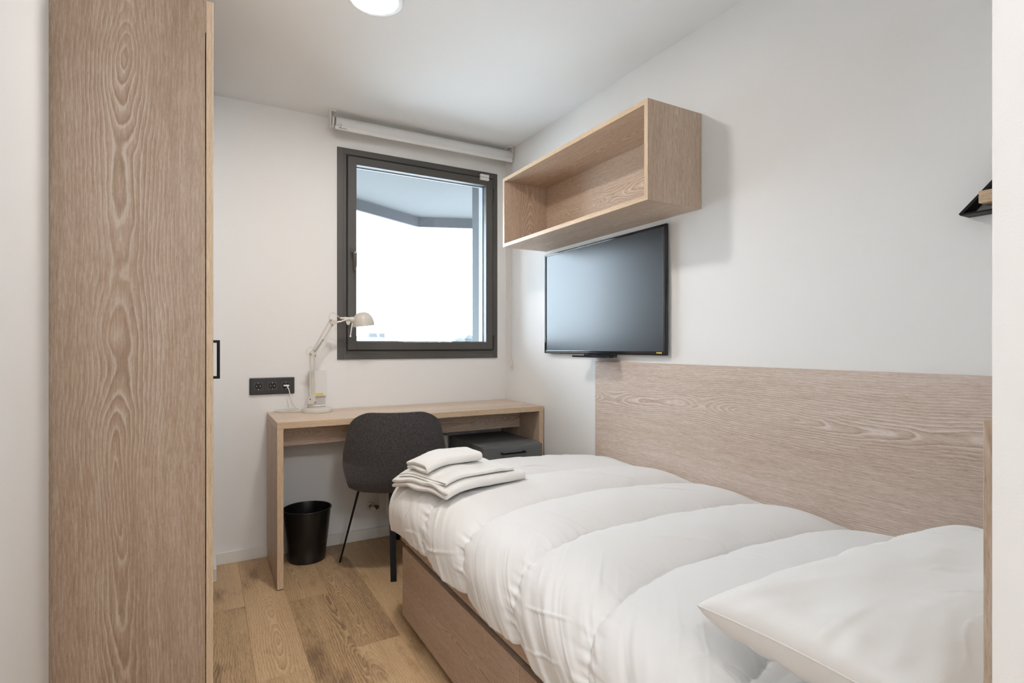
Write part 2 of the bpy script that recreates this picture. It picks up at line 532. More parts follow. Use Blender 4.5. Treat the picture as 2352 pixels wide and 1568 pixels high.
bead.build('glazing_bead', M['bead'], win)
rv = ring(MB(), 0.6645, 1.6195, 1.0505, 2.1815, 0.010, 0.010, 0.010, 0.010, 3.163, 3.318, 0.0)
rv.build('reveal_lining', M['reveal'], win)
box('pane', M['glass'], 0.744, 1.556, 3.144, 3.148, 1.125, 2.118, parent=win)
# window handle with its rosette and lock
hd = MB()
hd.prism([(0.722 + 0.0125 * math.cos(a) , 1.621 + (0.0325 if math.sin(a) >= 0 else -0.0325) + 0.0125 * math.sin(a) - (0.0125 if math.sin(a) >= 0 else -0.0125)) for a in [i * 2 * PI / 24 for i in range(24)]], 3.094, 3.1029, 'y')
hobj = hd.build('handle_rosette', M['alu'], win, smooth=40)
lv = MB()
lv.cyl((0.722, 3.095, 1.620), (0.722, 3.058, 1.620), 0.010, 0.010, 16)
lv.tube([(0.722, 3.058, 1.632), (0.722, 3.055, 1.617), (0.723, 3.053, 1.585), (0.724, 3.053, 1.545), (0.7245, 3.055, 1.518)], [0.006, 0.0115, 0.0105, 0.0085, 0.005], 12)
lever = lv.build('handle', M['alu'], win, smooth=60)
MB().cyl((0.722, 3.0465, 1.615), (0.722, 3.040, 1.615), 0.0055, 0.0055, 16).build('lock', M['chrome'], lever)
for z0, z1 in ((2.035, 2.105), (1.079, 1.169)):
    MB().cyl((1.6085, 3.106, z0), (1.6085, 3.106, z1), 0.0045, 0.0045, 12).box(1.600, 1.612, 3.1035, 3.112, z0 + 0.004, z1 - 0.004, 0.001, 1).build('hinge', M['alu_dark'], win)
# small pale sensor on the frame
sn = thing('window_sensor', 'small cream contact sensor stuck on the top corner of the dark window frame', 'sensor', (1.539, 3.10, 2.140))
box('sensor_body', M['white_plastic'], 1.508, 1.571, 3.084, 3.1025, 2.146, 2.1635, parent=sn, bev=0.005, seg=3)
box('sensor_magnet', M['white_plastic'], 1.508, 1.571, 3.084, 3.1025, 2.1645, 2.184, parent=sn, bev=0.005, seg=3)

# ---------------------------------------------------------------- outside
mb = MB()
sof = [(-2.2, 3.32), (-2.2, 3.15), (1.2, 5.046), (1.942, 5.459), (2.475, 5.248), (4.3, 4.53), (4.3, 3.32)]
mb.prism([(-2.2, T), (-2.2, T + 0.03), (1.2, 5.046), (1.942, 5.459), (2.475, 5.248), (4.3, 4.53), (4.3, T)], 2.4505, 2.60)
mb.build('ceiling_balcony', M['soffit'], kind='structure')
edge_in = [(-2.2, 3.15), (1.2, 5.046), (1.942, 5.459), (2.475, 5.248), (4.3, 4.53)]
mb = MB()
for (a, b_) in zip(edge_in, edge_in[1:]):
    d = Vector((b_[0] - a[0], b_[1] - a[1], 0)).normalized(); nrm = Vector((-d.y, d.x, 0)) * 0.03
    if a[1] < T:
        t_ = (T + 0.02 - a[1]) / (b_[1] - a[1]); a = (a[0] + (b_[0] - a[0]) * t_, T + 0.02)
    mb.prism([a, b_, (b_[0] + nrm.x, b_[1] + nrm.y), (a[0] + nrm.x, a[1] + nrm.y)], 2.348, 2.72)
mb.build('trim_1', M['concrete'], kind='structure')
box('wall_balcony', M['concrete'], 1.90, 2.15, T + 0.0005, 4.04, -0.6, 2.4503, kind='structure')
MB().box(-200, 200, 12, 300, -9.2, -9.0).build('ground', M['ground'], kind='structure')
def tree_at(x, y, zb, h, r, label):
    t = thing('tree', label, 'tree', (x, y, zb), 'trees beyond the window')
    MB().cyl((x, y, zb), (x, y, zb + h * 0.4), 0.3, 0.15, 8).build('trunk', M['roof'], t)
    mb = MB()
    for k in range(34):
        a = random.uniform(0, 2 * PI); q = random.uniform(0.45, 1.0)
        rad = r * (1.05 - q) * random.uniform(0.6, 1.0)
        mb.lathe([(0, -0.7), (0.6, -0.45), (0.85, 0), (0.55, 0.5), (0, 0.8)], (x + rad * math.cos(a), y + rad * math.sin(a), zb + h * q), (random.uniform(-.3, .3), random.uniform(-.3, .3), 1), 7)
    mb.build('crown', M['tree'], t)
hs = thing('house', 'pale distant house with a hipped roof and chimneys low in the window', 'house', (16.4, 64, -9.0))
mb = MB(); mb.box(10.5, 22.5, 60, 70, -9.0, 0.7); mb.build('house_wall', M['far_wall'], hs)
mb = MB()
b4 = [(9.6, 59.2, 0.65), (23.4, 59.2, 0.65), (23.4, 70.8, 0.65), (9.6, 70.8, 0.65)]
top = [(15.6, 64, 2.35), (17.6, 64, 2.35)]
v = [mb.bm.verts.new(p) for p in b4 + top]
for fidx in ((0, 1, 5, 4), (1, 2, 5), (2, 3, 4, 5), (3, 0, 4), (3, 2, 1, 0)):
    mb.bm.faces.new([v[i] for i in fidx])
mb.build('roof', M['roof'], hs)
for cx_, cw in ((14.9, 0.16), (17.2, 0.42), (18.3, 0.22)):
    box('chimney', M['far_wall'], cx_ - cw, cx_ + cw, 63.6, 64.4, 1.2, 2.62, parent=hs)
tree_at(25.6, 58.0, -9, 11.0, 1.1, 'narrow grey distant treetop low in the window, between the house and the wider treetop')
tree_at(30.6, 66.0, -9, 11.0, 1.5, 'wider grey distant treetop low in the window, nearest the dark balcony wall')

# ---------------------------------------------------------------- ceiling lights
def downlight(x, y, mat, label, r=0.104):
    t = thing('downlight', label, 'ceiling light', (x, y, H - 0.014))
    prof = [(r * 0.80, -0.0125), (r * 0.83, -0.0135), (r * 0.97, -0.010), (r, -0.004), (r, -0.0003), (r * 0.80, -0.0003), (r * 0.80, -0.0125)]
    MB().lathe(prof, (x, y, H), n=64).build('trim_ring', M['white_plastic'], t, smooth=40)
    MB().lathe([(0, -0.0105), (r * 0.795, -0.0105), (r * 0.795, -0.004), (0, -0.004)], (x, y, H), n=64).build('diffuser', mat, t)
downlight(0.534, 1.962, M['led'], 'round white recessed ceiling light glowing above the room by the window')
hl = thing('ceiling_lamp', 'round white drum ceiling lamp over the entry passage behind the viewpoint', 'ceiling light', (0.30, -0.95, H - 0.12))
MB().lathe([(0, -0.10), (0.125, -0.10), (0.14, -0.085), (0.14, -0.012), (0, -0.012)], (0.30, -0.95, H), n=48).build('lamp_shade', M['led_hall'], hl, smooth=40)
MB().lathe([(0, -0.0115), (0.11, -0.0115), (0.11, -0.0005), (0, -0.0005)], (0.30, -0.95, H), n=48).build('ceiling_plate', M['white_plastic'], hl)

# ---------------------------------------------------------------- wardrobe
wd = thing('wardrobe', 'tall oak-effect wardrobe with a black bar handle, standing beside the left wall', 'wardrobe', (-0.3, 2.36, 0))
OWD = M['oak_wardrobe']
box('side_panel', OWD, -0.62, 0.0005, 1.812, 1.830, 0.002, 2.10, parent=wd, bev=0.0006, seg=1)
box('side_panel', M['oak_z'], -0.62, 0.0005, 2.880, 2.898, 0.002, 2.10, parent=wd, bev=0.0006, seg=1)
box('back_panel', M['oak_z'], -0.626, -0.6205, 1.812, 2.898, 0.002, 2.10, parent=wd)
box('bottom_panel', M['oak_y'], -0.62, 0.0005, 1.8305, 2.8795, 0.06, 0.078, parent=wd)
box('plinth', M['oak_y'], -0.04, -0.022, 1.8305, 2.8795, 0.002, 0.0595, parent=wd)
box('top_panel', M['oak_y'], -0.62, 0.0005, 1.8305, 2.8795, 2.005, 2.0995, parent=wd)
box('top_fascia', M['oak_wardrobe'], 0.0006, 0.0028, 1.812, 2.898, 2.006, 2.0995, parent=wd)
for y0, y1, hy in ((1.8125, 2.4395, 2.405), (2.4415, 2.8975, None)):
    dr = box('door', M['edge_z'], 0.0032, 0.0212, y0, y1, 0.062, 2.0995, parent=wd, bev=0.0006, seg=1)
    if hy:
        hb = MB()
        hb.box(0.0213, 0.0510, hy - 0.005, hy + 0.005, 0.974, 0.984)
        hb.box(0.0213, 0.0510, hy - 0.005, hy + 0.005, 1.113, 1.123)
        hb.box(0.0400, 0.0510, hy - 0.005, hy + 0.005, 0.984, 1.113)
        hb.build('handle', M['black'], dr)

# ---------------------------------------------------------------- desk
dk = thing('desk', 'oak-effect desk under the window with thick sides and top', 'desk', (0.99, 2.88, 0))
DF = 2.655; DB = 3.118
def slab(name, mat, emat, x0, x1, y0, y1, z0, z1, parent, edge='y0'):
    """board with a separate thin edge band on the front"""
    o = box(name, mat, x0, x1, y0 + 0.0008, y1, z0, z1, parent=parent, bev=0.0006, seg=1)
    e = box('edge_band', emat, x0, x1, y0, y0 + 0.0007, z0, z1, parent=o)
    return o
slab('desktop', M['oak_x'], M['edge_x'], 0.283, 1.701, DF, DB, 0.7265, 0.755, dk)
slab('side_panel', M['oak_zy'], M['edge_z'], 0.283, 0.3095, DF, DB, 0.004, 0.726, dk)
slab('side_panel', M['oak_zy'], M['edge_z'], 1.6735, 1.701, DF, DB, 0.004, 0.726, dk)
box('modesty_panel', M['oak_xz'], 0.310, 1.673, 2.880, 2.898, 0.610, 0.726, parent=dk)
for x in (0.283, 1.6735):
    box('glide_strip', M['black_plastic'], x, x + 0.0265, DF + 0.0005, DB, 0.0003, 0.0036, parent=dk)

# drawer unit
du = thing('drawer_unit', 'anthracite grey drawer unit tucked under the right end of the desk', 'drawer unit', (1.47, 2.86, 0))
G = M['grey_unit']
mb = MB(); mb.box(1.287, 1.303, 2.6205, 3.06, 0.055, 0.5595, 0.0006, 1); mb.build('side_panel', G, du)
mb = MB(); mb.box(1.640, 1.656, 2.6205, 3.06, 0.055, 0.5595, 0.0006, 1); mb.build('side_panel', G, du)
mb = MB(); mb.box(1.3035, 1.6395, 2.6205, 3.06, 0.5435, 0.5595, 0.0006, 1); mb.build('top', G, du)
mb = MB(); mb.box(1.3035, 1.6395, 2.6205, 3.06, 0.055, 0.071, 0.0006, 1); mb.build('bottom', G, du)
mb = MB(); mb.box(1.3035, 1.6395, 3.052, 3.06, 0.0715, 0.543, 0, 1); mb.build('back_panel', G, du)
for z0, z1 in ((0.392, 0.5535), (0.228, 0.389), (0.060, 0.225)):
    fr_ = box('drawer', G, 1.2865, 1.6570, 2.600, 2.6185, z0, z1, parent=du, bev=0.001, seg=1)
    zc = z1 - 0.033
    h = MB()
    h.box(1.392, 1.536, 2.5695, 2.5775, zc - 0.004, zc + 0.004, 0.0006, 1)
    h.box(1.392, 1.400, 2.5775, 2.5998, zc - 0.004, zc + 0.004).box(1.528, 1.536, 2.5775, 2.5998, zc - 0.004, zc + 0.004)
    h.build('handle', M['black'], fr_)
for x in (1.315, 1.628):
    for y in (2.66, 3.02):
        cs = MB(); cs.cyl((x - 0.010, y, 0.0215), (x + 0.010, y, 0.0215), 0.021, 0.021, 16); cs.box(x - 0.013, x + 0.013, y - 0.012, y + 0.012, 0.034, 0.0548)
        cs.build('caster', M['black_plastic'], du)

# radiator behind the chair
ra = thing('radiator', 'white panel radiator with a valve, low on the back wall behind the chair', 'radiator', (1.08, 3.07, 0.147))
mb = MB(); mb.box(0.890, 1.262, 3.022, 3.036, 0.147, 0.570, 0.004, 2); mb.build('front_panel', M['radiator'], ra)
mb = MB(); mb.box(0.862, 1.262, 3.074, 3.086, 0.172, 0.565, 0.003, 2); mb.build('rear_panel', M['radiator'], ra)
mb = MB()
for i in range(12):
    x = 0.905 + i * 0.030
    mb.box(x, x + 0.002, 3.0365, 3.0735, 0.18, 0.55)
mb.build('convector_fins', M['radiator'], ra)
mb = MB(); mb.box(0.900, 1.262, 3.0365, 3.0735, 0.5655, 0.578, 0.001, 1); mb.build('top_grille', M['grey_metal'], ra)
vl = MB()
vl.lathe([(0, 0), (0.021, 0.001), (0.024, 0.006), (0.020, 0.012), (0, 0.012)], (0.822, 3.121, 0.188), (0, -1, 0), 24)
va = vl.build('valve', M['white_plastic'], ra, smooth=40)
v2 = MB(); v2.cyl((0.822, 3.108, 0.188), (0.822, 3.062, 0.188), 0.010, 0.010, 14).cyl((0.822, 3.072, 0.188), (0.861, 3.076, 0.188), 0.0085, 0.0085, 12)
v2.cyl((0.840, 3.076, 0.188), (0.852, 3.076, 0.188), 0.0135, 0.0135, 6)
v2.build('valve_body', M['brass'], va, smooth=30)
v3 = MB(); v3.cyl((0.822, 3.062, 0.188), (0.822, 3.038, 0.188), 0.0135, 0.012, 16); v3.build('valve_cap', M['white_plastic'], va, smooth=30)

# ---------------------------------------------------------------- chair
ch = thing('desk_chair', 'dark charcoal fabric shell chair with black flat-bar legs pushed to the desk', 'chair', (0.86, 2.76, 0))
yaw = Vector((0.30, 0.954)).normalized()
rgt = Vector((yaw.y, -yaw.x))
cc = Vector((0.862, 2.765))
prof = [(-0.268, 0.792), (-0.2685, 0.76), (-0.268, 0.70), (-0.262, 0.62), (-0.252, 0.54), (-0.240, 0.467), (-0.216, 0.419), (-0.168, 0.397), (-0.08, 0.396), (0.02, 0.410), (0.12, 0.424), (0.20, 0.436), (0.235, 0.432)]
P3 = catmull([Vector((a, b, 0)) for a, b in prof], 7)
sl = [0]
for a, b_ in zip(P3, P3[1:]):
    sl.append(sl[-1] + (b_ - a).length)
Ltot = sl[-1]
def halfw(s, z, y):
    w_ = np.interp(s, [0, 0.10, 0.20, 0.27, 0.33, 0.40, 0.46, 0.6, Ltot], [0.195, 0.214, 0.236, 0.240, 0.232, 0.212, 0.205, 0.222, 0.205])
    r = 0.085
    if s < r:
        w_ = w_ - r + math.sqrt(max(r * r - (r - s) ** 2, 0))
    e_ = Ltot - s; r = 0.07
    if e_ < r:
        w_ = w_ - r + math.sqrt(max(r * r - (r - e_) ** 2, 0))
    return max(w_, 0.01)
nt_ = 29
rows = []
for p, s_ in zip(P3, sl):
    hw = halfw(s_, p.y, p.x)
    row = []
    back = min(max((0.40 - s_) / 0.15, 0), 1)
    for j in range(nt_):
        t_ = -1 + 2 * j / (nt_ - 1)
        u_ = hw * t_
        curl = 0.95 * u_ * u_ + 6.0 * max(abs(u_) - 0.15, 0) ** 2
        ly = p.x + curl * back
        lz = p.y + curl * 0.55 * (1 - back)
        if s_ < 0.09:
            lz -= 0.006 * (1 - (u_ / 0.2) ** 2) * (1 - s_ / 0.09)      # slight dip of the top edge
        wpt = cc + rgt * u_ + yaw * ly
        row.append((wpt.x, wpt.y, lz))
    rows.append(row)
A = np.array(rows)
mb = MB(); mb.grid(A[:, :, 0], A[:, :, 1], A[:, :, 2])
sh = mb.build('shell', M['chair'], ch, smooth=180)
md = sh.modifiers.new('thick', 'SOLIDIFY'); md.thickness = 0.026; md.offset = 0
md = sh.modifiers.new('bev', 'BEVEL'); md.width = 0.009; md.segments = 3; md.limit_method = 'ANGLE'; md.angle_limit = math.radians(50)
# piping along the rim
rim = [tuple(A[0, j]) for j in range(3, nt_ - 3)]
pad = MB()
SX, SY = [], []
n1 = 17
Xp = np.zeros((n1, n1)); Yp = Xp.copy(); Zp = Xp.copy()
for i in range(n1):
    for j in range(n1):
        u_ = -1 + 2 * i / (n1 - 1); v_ = -1 + 2 * j / (n1 - 1)
        uu = u_ * math.sqrt(1 - 0.35 * v_ * v_); vv = v_ * math.sqrt(1 - 0.35 * u_ * u_)
        lx = uu * 0.20; ly = 0.02 + vv * 0.185
        wp = cc + rgt * lx + yaw * ly
        rr_ = max(0, 1 - max(abs(u_), abs(v_)) ** 6)
        Xp[i, j], Yp[i, j], Zp[i, j] = wp.x, wp.y, 0.432 + 0.022 * rr_ + 0.5 * lx * lx
pad.grid(Xp, Yp, Zp)
sp = pad.build('seat_pad', M['chair'], ch, smooth=180)
md = sp.modifiers.new('thick', 'SOLIDIFY'); md.thickness = 0.012; md.offset = -1
legs = [((0.769, 2.497), (0.802, 2.628)), ((0.601, 2.858), (0.690, 2.805)), ((0.954, 3.025), (0.905, 2.905)), ((1.118, 2.660), (1.022, 2.722))]
for fb_, tp in legs:
    d = Vector((fb_[0] - cc.x, fb_[1] - cc.y)).normalized(); tg = Vector((-d.y, d.x))
    mb = MB()
    vsl = []
    for (p, z, wd_, th) in ((fb_, 0.0008, 0.0135, 0.0045), (tp, 0.396, 0.0165, 0.0055)):
        for a, b_ in ((-1, -1), (1, -1), (1, 1), (-1, 1)):
            q = Vector(p) + tg * wd_ * a + d * th * b_
            vsl.append(mb.bm.verts.new((q.x, q.y, z)))
    for f_ in ((0, 1, 2, 3), (4, 5, 6, 7), (0, 1, 5, 4), (1, 2, 6, 5), (2, 3, 7, 6), (3, 0, 4, 7)):
        mb.bm.faces.new([vsl[i] for i in f_])
    mb.build('leg', M['black'], ch)
mb = MB()
for i in (0, 1):
    a = legs[i][1]; b_ = legs[i + 2][1]
    mb.tube([(a[0], a[1], 0.392 - 0.004 * i), (b_[0], b_[1], 0.392 - 0.004 * i)], 0.009, 8)
mb.build('seat_frame', M['black'], ch)

# ---------------------------------------------------------------- waste bin
wb = thing('waste_bin', 'black plastic waste bin on the floor under the left end of the desk', 'bin', (0.447, 2.985, 0))
bx_, by_ = 0.470, 3.000
bx_, by_ = 0.462, 2.985
pr_ = [(0, 0.004), (0.080, 0.0035), (0.088, 0.001), (0.0905, 0.004), (0.0935, 0.05), (0.099, 0.10), (0.1005, 0.103), (0.1145, 0.240), (0.1155, 0.258), (0.1205, 0.2605), (0.1215, 0.264), (0.1195, 0.2665), (0.1150, 0.266), (0.1125, 0.255), (0.097, 0.10), (0.087, 0.012), (0, 0.010)]
wb.location = (bx_, by_, 0)
MB().lathe(pr_, (bx_, by_, 0), n=56).build('bin_body', M['bin'], wb, smooth=35)

# ---------------------------------------------------------------- desk lamp (white, jointed arm)
lp = thing('desk_lamp', 'white jointed-arm desk lamp with round base and dome shade on the desk', 'lamp', (0.515, 3.005, 0.755))
WM = M['white_metal']
Yl = 3.0
MB().lathe([(0, 0.0), (0.074, 0.0), (0.0755, 0.002), (0.0755, 0.014), (0.072, 0.020), (0.064, 0.0225), (0, 0.0235)], (0.515, 3.005, 0.7552), n=56).build('base', WM, lp, smooth=35)
mb = MB(); mb.cyl((0.470, Yl, 0.776), (0.470, Yl, 0.812), 0.005, 0.005, 12); mb.cyl((0.461, Yl, 0.788), (0.470, Yl, 0.788), 0.0035, n=10)
mb.build('pivot', M['chrome'], lp, smooth=40)
mb = MB(); mb.prism([(0.466, 0.800), (0.474, 0.797), (0.504, 0.803), (0.506, 0.812), (0.497, 0.845), (0.489, 0.846), (0.468, 0.832), (0.464, 0.822)], Yl - 0.008, Yl - 0.005, 'y')
mb.prism([(0.466, 0.800), (0.474, 0.797), (0.504, 0.803), (0.506, 0.812), (0.497, 0.845), (0.489, 0.846), (0.468, 0.832), (0.464, 0.822)], Yl + 0.005, Yl + 0.008, 'y')
mb.build('lower_bracket', WM, lp)
def rod(a, b_, r=0.0035, name='arm_rod', mat=None, dy=0.0):
    return MB().cyl((a[0], Yl + dy, a[1]), (b_[0], Yl + dy, b_[1]), r, r, 12).build(name, mat or WM, lp, smooth=40)
rod((0.477, 0.818), (0.480, 1.062))
rod((0.501, 0.806), (0.501, 1.052))
# elbow plates
for dy in (-0.008, 0.0055):
    mb = MB(); mb.prism([(0.474, 1.050), (0.474, 1.066), (0.482, 1.072), (0.503, 1.084), (0.510, 1.078), (0.508, 1.050), (0.500, 1.042)], Yl + dy, Yl + dy + 0.0025, 'y')
    mb.build('elbow_plate', WM, lp)
rod((0.488, 1.072), (0.578, 1.238))
rod((0.505, 1.066), (0.594, 1.220))
# spring
mb = MB()
for dy in (-0.006, 0.006):
    pts = []
    a = Vector((0.499, Yl + dy - 0.004, 1.072)); b_ = Vector((0.540, Yl + dy - 0.004, 1.130)); dd = (b_ - a).normalized(); pp = Vector((-dd.z, 0, dd.x)); qq = Vector((0, 1, 0))
    for k in range(26 * 6 + 1):
        t_ = k / (26 * 6); an = 2 * PI * k / 6
        pts.append(a.lerp(b_, t_) + (pp * math.cos(an) + qq * math.sin(an)) * 0.003)
    mb.tube(pts, 0.0008, 5)
mb.build('spring', M['chrome'], lp, smooth=60)
for (x, z) in ((0.480, 1.058), (0.503, 1.050), (0.477, 0.824), (0.502, 0.806), (0.581, 1.236), (0.590, 1.212), (0.499, 1.075), (0.541, 1.131)):
    MB().cyl((x, Yl - 0.0125, z), (x, Yl + 0.0105, z), 0.0038, n=12).build('joint_bolt', M['brass'], lp, smooth=40)
# upper triangular bracket
for dy in (-0.008, 0.0055):
    mb = MB(); mb.prism([(0.574, 1.240), (0.580, 1.245), (0.612, 1.235), (0.616, 1.226), (0.611, 1.220), (0.592, 1.206), (0.586, 1.208)], Yl + dy, Yl + dy + 0.0025, 'y')
    mb.build('upper_bracket', WM, lp)
mb = MB(); mb.cyl((0.612, Yl, 1.226), (0.632, Yl, 1.231), 0.006, n=14); mb.cyl((0.628, Yl, 1.229), (0.676, Yl, 1.246), 0.0035, 0.0045, 10)
mb.build('swivel_joint', M['chrome'], lp, smooth=40)
rod((0.640, 1.234), (0.678, 1.247), 0.0042, 'head_link', None, -0.010)
# lamp head
hx = Vector((0.652, Yl, 1.2475)); hdir = Vector((1, 0, -0.12)).normalized()
mb = MB()
mb.lathe([(0, -0.020), (0.006, -0.020), (0.0075, -0.002), (0.009, 0), (0.0105, 0.004), (0.0115, 0.030), (0.0145, 0.034), (0.0165, 0.042), (0.0165, 0.056), (0.013, 0.062), (0, 0.062)], hx, hdir, 24)
mb.build('lamp_socket', WM, lp, smooth=35)
mb = MB(); mb.prism([(0.660, 1.236), (0.680, 1.240), (0.684, 1.226), (0.676, 1.214), (0.668, 1.214), (0.662, 1.224)], Yl - 0.006, Yl - 0.003, 'y'); mb.build('head_lug', WM, lp)
ax = Vector((-0.115, -0.04, 1)).normalized()
rc = Vector((0.757, Yl, 1.2095))
R_ = 0.0585
prf = [(R_, 0.0), (R_ * 0.995, 0.010), (R_ * 0.965, 0.026), (R_ * 0.89, 0.043), (R_ * 0.76, 0.057), (R_ * 0.56, 0.069), (R_ * 0.30, 0.0755), (0, 0.077)]
inn = [(a - 0.0012 if a > 0 else 0, b_ - 0.0015 if b_ > 0.004 else b_) for a, b_ in reversed(prf)]
MB().lathe(prf + [(R_ - 0.0012, 0.0)] , rc, ax, 48).build('shade', WM, lp, smooth=60)
MB().lathe(inn, rc, ax, 48).build('shade_lining', M['white_plastic'], lp, smooth=60)
MB().lathe([(0, 0.012), (0.010, 0.013), (0.020, 0.022), (0.022, 0.034), (0.014, 0.048), (0, 0.050)], rc, ax, 20).build('bulb', M['white_plastic'], lp, smooth=60)
mb = MB(); mb.cyl((0.693, Yl - 0.01, 1.226), (0.683, Yl - 0.012, 1.158), 0.0028, n=10); mb.lathe([(0, -0.005), (0.0045, -0.0035), (0.0055, 0), (0.0045, 0.0035), (0, 0.005)], (0.6825, Yl - 0.012, 1.153), n=12)
mb.build('adjusting_rod', M['white_plastic'], lp, smooth=60)
# cable loops on the arm
mb = MB()
mb.tube([(0.580, Yl, 1.235), (0.574, Yl, 1.252), (0.578, Yl - 0.004, 1.270), (0.592, Yl - 0.006, 1.279), (0.608, Yl - 0.006, 1.272), (0.620, Yl - 0.003, 1.258), (0.634, Yl, 1.250)], 0.0018, 6, 6)
mb.build('arm_cable', M['cord'], lp, smooth=60)
mb = MB()
mb.tube([(0.476, Yl, 1.052), (0.462, Yl - 0.003, 1.058), (0.457, Yl - 0.006, 1.070), (0.466, Yl - 0.006, 1.087), (0.482, Yl - 0.004, 1.094), (0.497, Yl, 1.084)], 0.0018, 6, 6)
mb.build('arm_cable', M['cord'], lp, smooth=60)
# supply cord, plugged into the wall socket
mb = MB()
mb.tube([(0.380, 3.088, 0.884), (0.386, 3.083, 0.868), (0.392, 3.080, 0.840), (0.401, 3.078, 0.810), (0.415, 3.076, 0.784), (0.432, 3.070, 0.770), (0.452, 3.06, 0.7635), (0.470, 3.045, 0.761)], 0.0026, 8, 6)
for k, (sx, sy, dz) in enumerate(((0, 0, 0.0), (0.012, 0.004, 0.004), (-0.006, 0.008, 0.008))):
    mb.tube([(0.462 + sx, 3.055 + sy, 0.7588 + dz), (0.420 + sx, 3.040 + sy, 0.7585 + dz), (0.370 + sx, 3.060 + sy, 0.7580 + dz * .5), (0.325 + sx, 3.090, 0.7580 + dz * .3),
             (0.330 + sx, 3.104 + 0.3 * sy, 0.7590 + dz * .5), (0.375 + sx, 3.092 + sy, 0.7600 + dz), (0.425 + sx, 3.078 + sy, 0.7600 + dz), (0.466 + sx, 3.066 + sy, 0.7600 + dz)], 0.0025, 8, 6, closed=True)
mb.build('power_cord', M['cord'], lp, smooth=60)
mb = MB(); mb.box(0.360, 0.389, 3.086, 3.1035, 0.888, 0.896, 0.003, 2); mb.cyl((0.380, 3.094, 0.893), (0.380, 3.088, 0.880), 0.0055, 0.0032, 12)
mb.build('plug', M['white_plastic'], lp, smooth=40)
mb = MB(); mb.cyl((0.500, 3.035, 0.781), (0.560, 3.030, 0.783), 0.0035, n=10); mb.box(0.536, 0.560, 3.024, 3.036, 0.781, 0.788, 0.002, 1)
mb.build('cord_switch', M['cord'], lp, smooth=40)

# ---------------------------------------------------------------- wall socket
so = thing('wall_socket', 'black triple power socket on the back wall left of the desk lamp', 'socket', (0.3085, 3.12, 0.847))
box('socket_frame', M['black_plastic'], 0.200, 0.417, 3.1095, 3.1218, 0.8475, 0.9350, parent=so, bev=0.0035, seg=2)
for sx in (0.2415, 0.3085, 0.3745):
    t = MB()
    zc = 0.892
    n = 32; hw = 0.0225
    # square insert with a round well
    Rw = 0.0182
    outer = []; inner = []; deep = []
    for k in range(n):
        a = 2 * PI * k / n
        c_, s_ = math.cos(a), math.sin(a)
        q = hw / max(abs(c_), abs(s_))
        outer.append(t.bm.verts.new((sx + c_ * q, 3.1088, zc + s_ * q)))
        inner.append(t.bm.verts.new((sx + c_ * Rw, 3.1088, zc + s_ * Rw)))
        deep.append(t.bm.verts.new((sx + c_ * Rw * .97, 3.1094 + 0.0, zc + s_ * Rw * .97)))
    for k in range(n):
        k2 = (k + 1) % n
        t.bm.faces.new((outer[k], outer[k2], inner[k2], inner[k]))
    # raised rim then floor of the well
    ins = t.build('socket_insert', M['socket'], so)
    w_ = MB().lathe([(0.0180, 0.0), (0.0182, 0.0006), (0.0176, 0.0012), (0.0170, 0.0)], (sx, 3.1088, zc), (0, -1, 0), 32)
    w_.build('well_rim', M['black_plastic'], ins, smooth=40)
    MB().cyl((sx, 3.1092, zc), (sx, 3.1090, zc), 0.0180, n=32).build('well', M['alu_dark'], ins)
    MB().cyl((sx - 0.0095, 3.1089, zc), (sx - 0.0095, 3.1080, zc), 0.0022, n=10).cyl((sx + 0.0095, 3.1089, zc), (sx + 0.0095, 3.1080, zc), 0.0022, n=10)\
        .box(sx - 0.002, sx + 0.002, 3.1078, 3.1089, zc - 0.018, zc - 0.0145).box(sx - 0.0015, sx + 0.0015, 3.1078, 3.1089, zc + 0.0145, zc + 0.0175).build('contacts', M['chrome'], ins)

# ---------------------------------------------------------------- white box on the wall
rb = thing('network_box', 'white box with a yellow strip mounted on the wall behind the desk lamp', 'wall box', (0.533, 3.10, 0.829))
box('housing', M['white_plastic'], 0.490, 0.577, 3.084, 3.1215, 0.830, 0.966, parent=rb, bev=0.002, seg=2)
box('yellow_strip', M['yellow'], 0.520, 0.560, 3.0833, 3.0839, 0.8365, 0.8455, parent=rb)
for k in range(3):
    box('print_mark', M['grey_metal'], 0.528 + k * 0.012, 0.532 + k * 0.012, 3.0833, 3.0839, 0.8325, 0.8335, parent=rb)

# ---------------------------------------------------------------- roller blind
bl = thing('roller_blind', 'white rolled-up roller blind on ceiling brackets above the window', 'blind', (1.146, 3.03, 2.26))
MB().cyl((0.612, 3.034, 2.307), (1.686, 3.034, 2.307), 0.030, 0.030, 40).build('fabric_roll', M['blind'], bl, smooth=40)
mb = MB(); mb.box(0.640, 1.650, 3.0035, 3.0085, 2.274, 2.307); mb.build('fabric_drop', M['blind'], bl)
mb = MB(); mb.box(0.605, 1.690, 3.000, 3.0125, 2.259, 2.2785, 0.003, 2); bbar = mb.build('bottom_bar', M['white_plastic'], bl)
mb = MB(); mb.box(1.640, 1.6905, 2.9993, 3.0130, 2.2583, 2.283, 0.002, 1); mb.build('end_cap', M['white_plastic'], bbar)
for x0 in (0.583, 1.697):
    mb = MB()
    mb.box(x0, x0 + 0.004, 3.005, 3.066, 2.268, 2.3592, 0.001, 1)
    mb.box(x0 if x0 > 1 else x0 + 0.004, x0 + 0.004 if x0 > 1 else x0 + 0.030, 3.005, 3.066, 2.353, 2.3592, 0.001, 1)
    if x0 > 1:
        mb.box(x0 - 0.030, x0, 3.005, 3.066, 2.353, 2.3592, 0.001, 1)
    mb.build('bracket', M['white_plastic'], bl)
for x in (0.598, 1.6915):
    MB().cyl((x - 0.005, 3.034, 2.307), (x + 0.005, 3.034, 2.307), 0.027, n=30).build('roll_end', M['white_plastic'], bl, smooth=40)
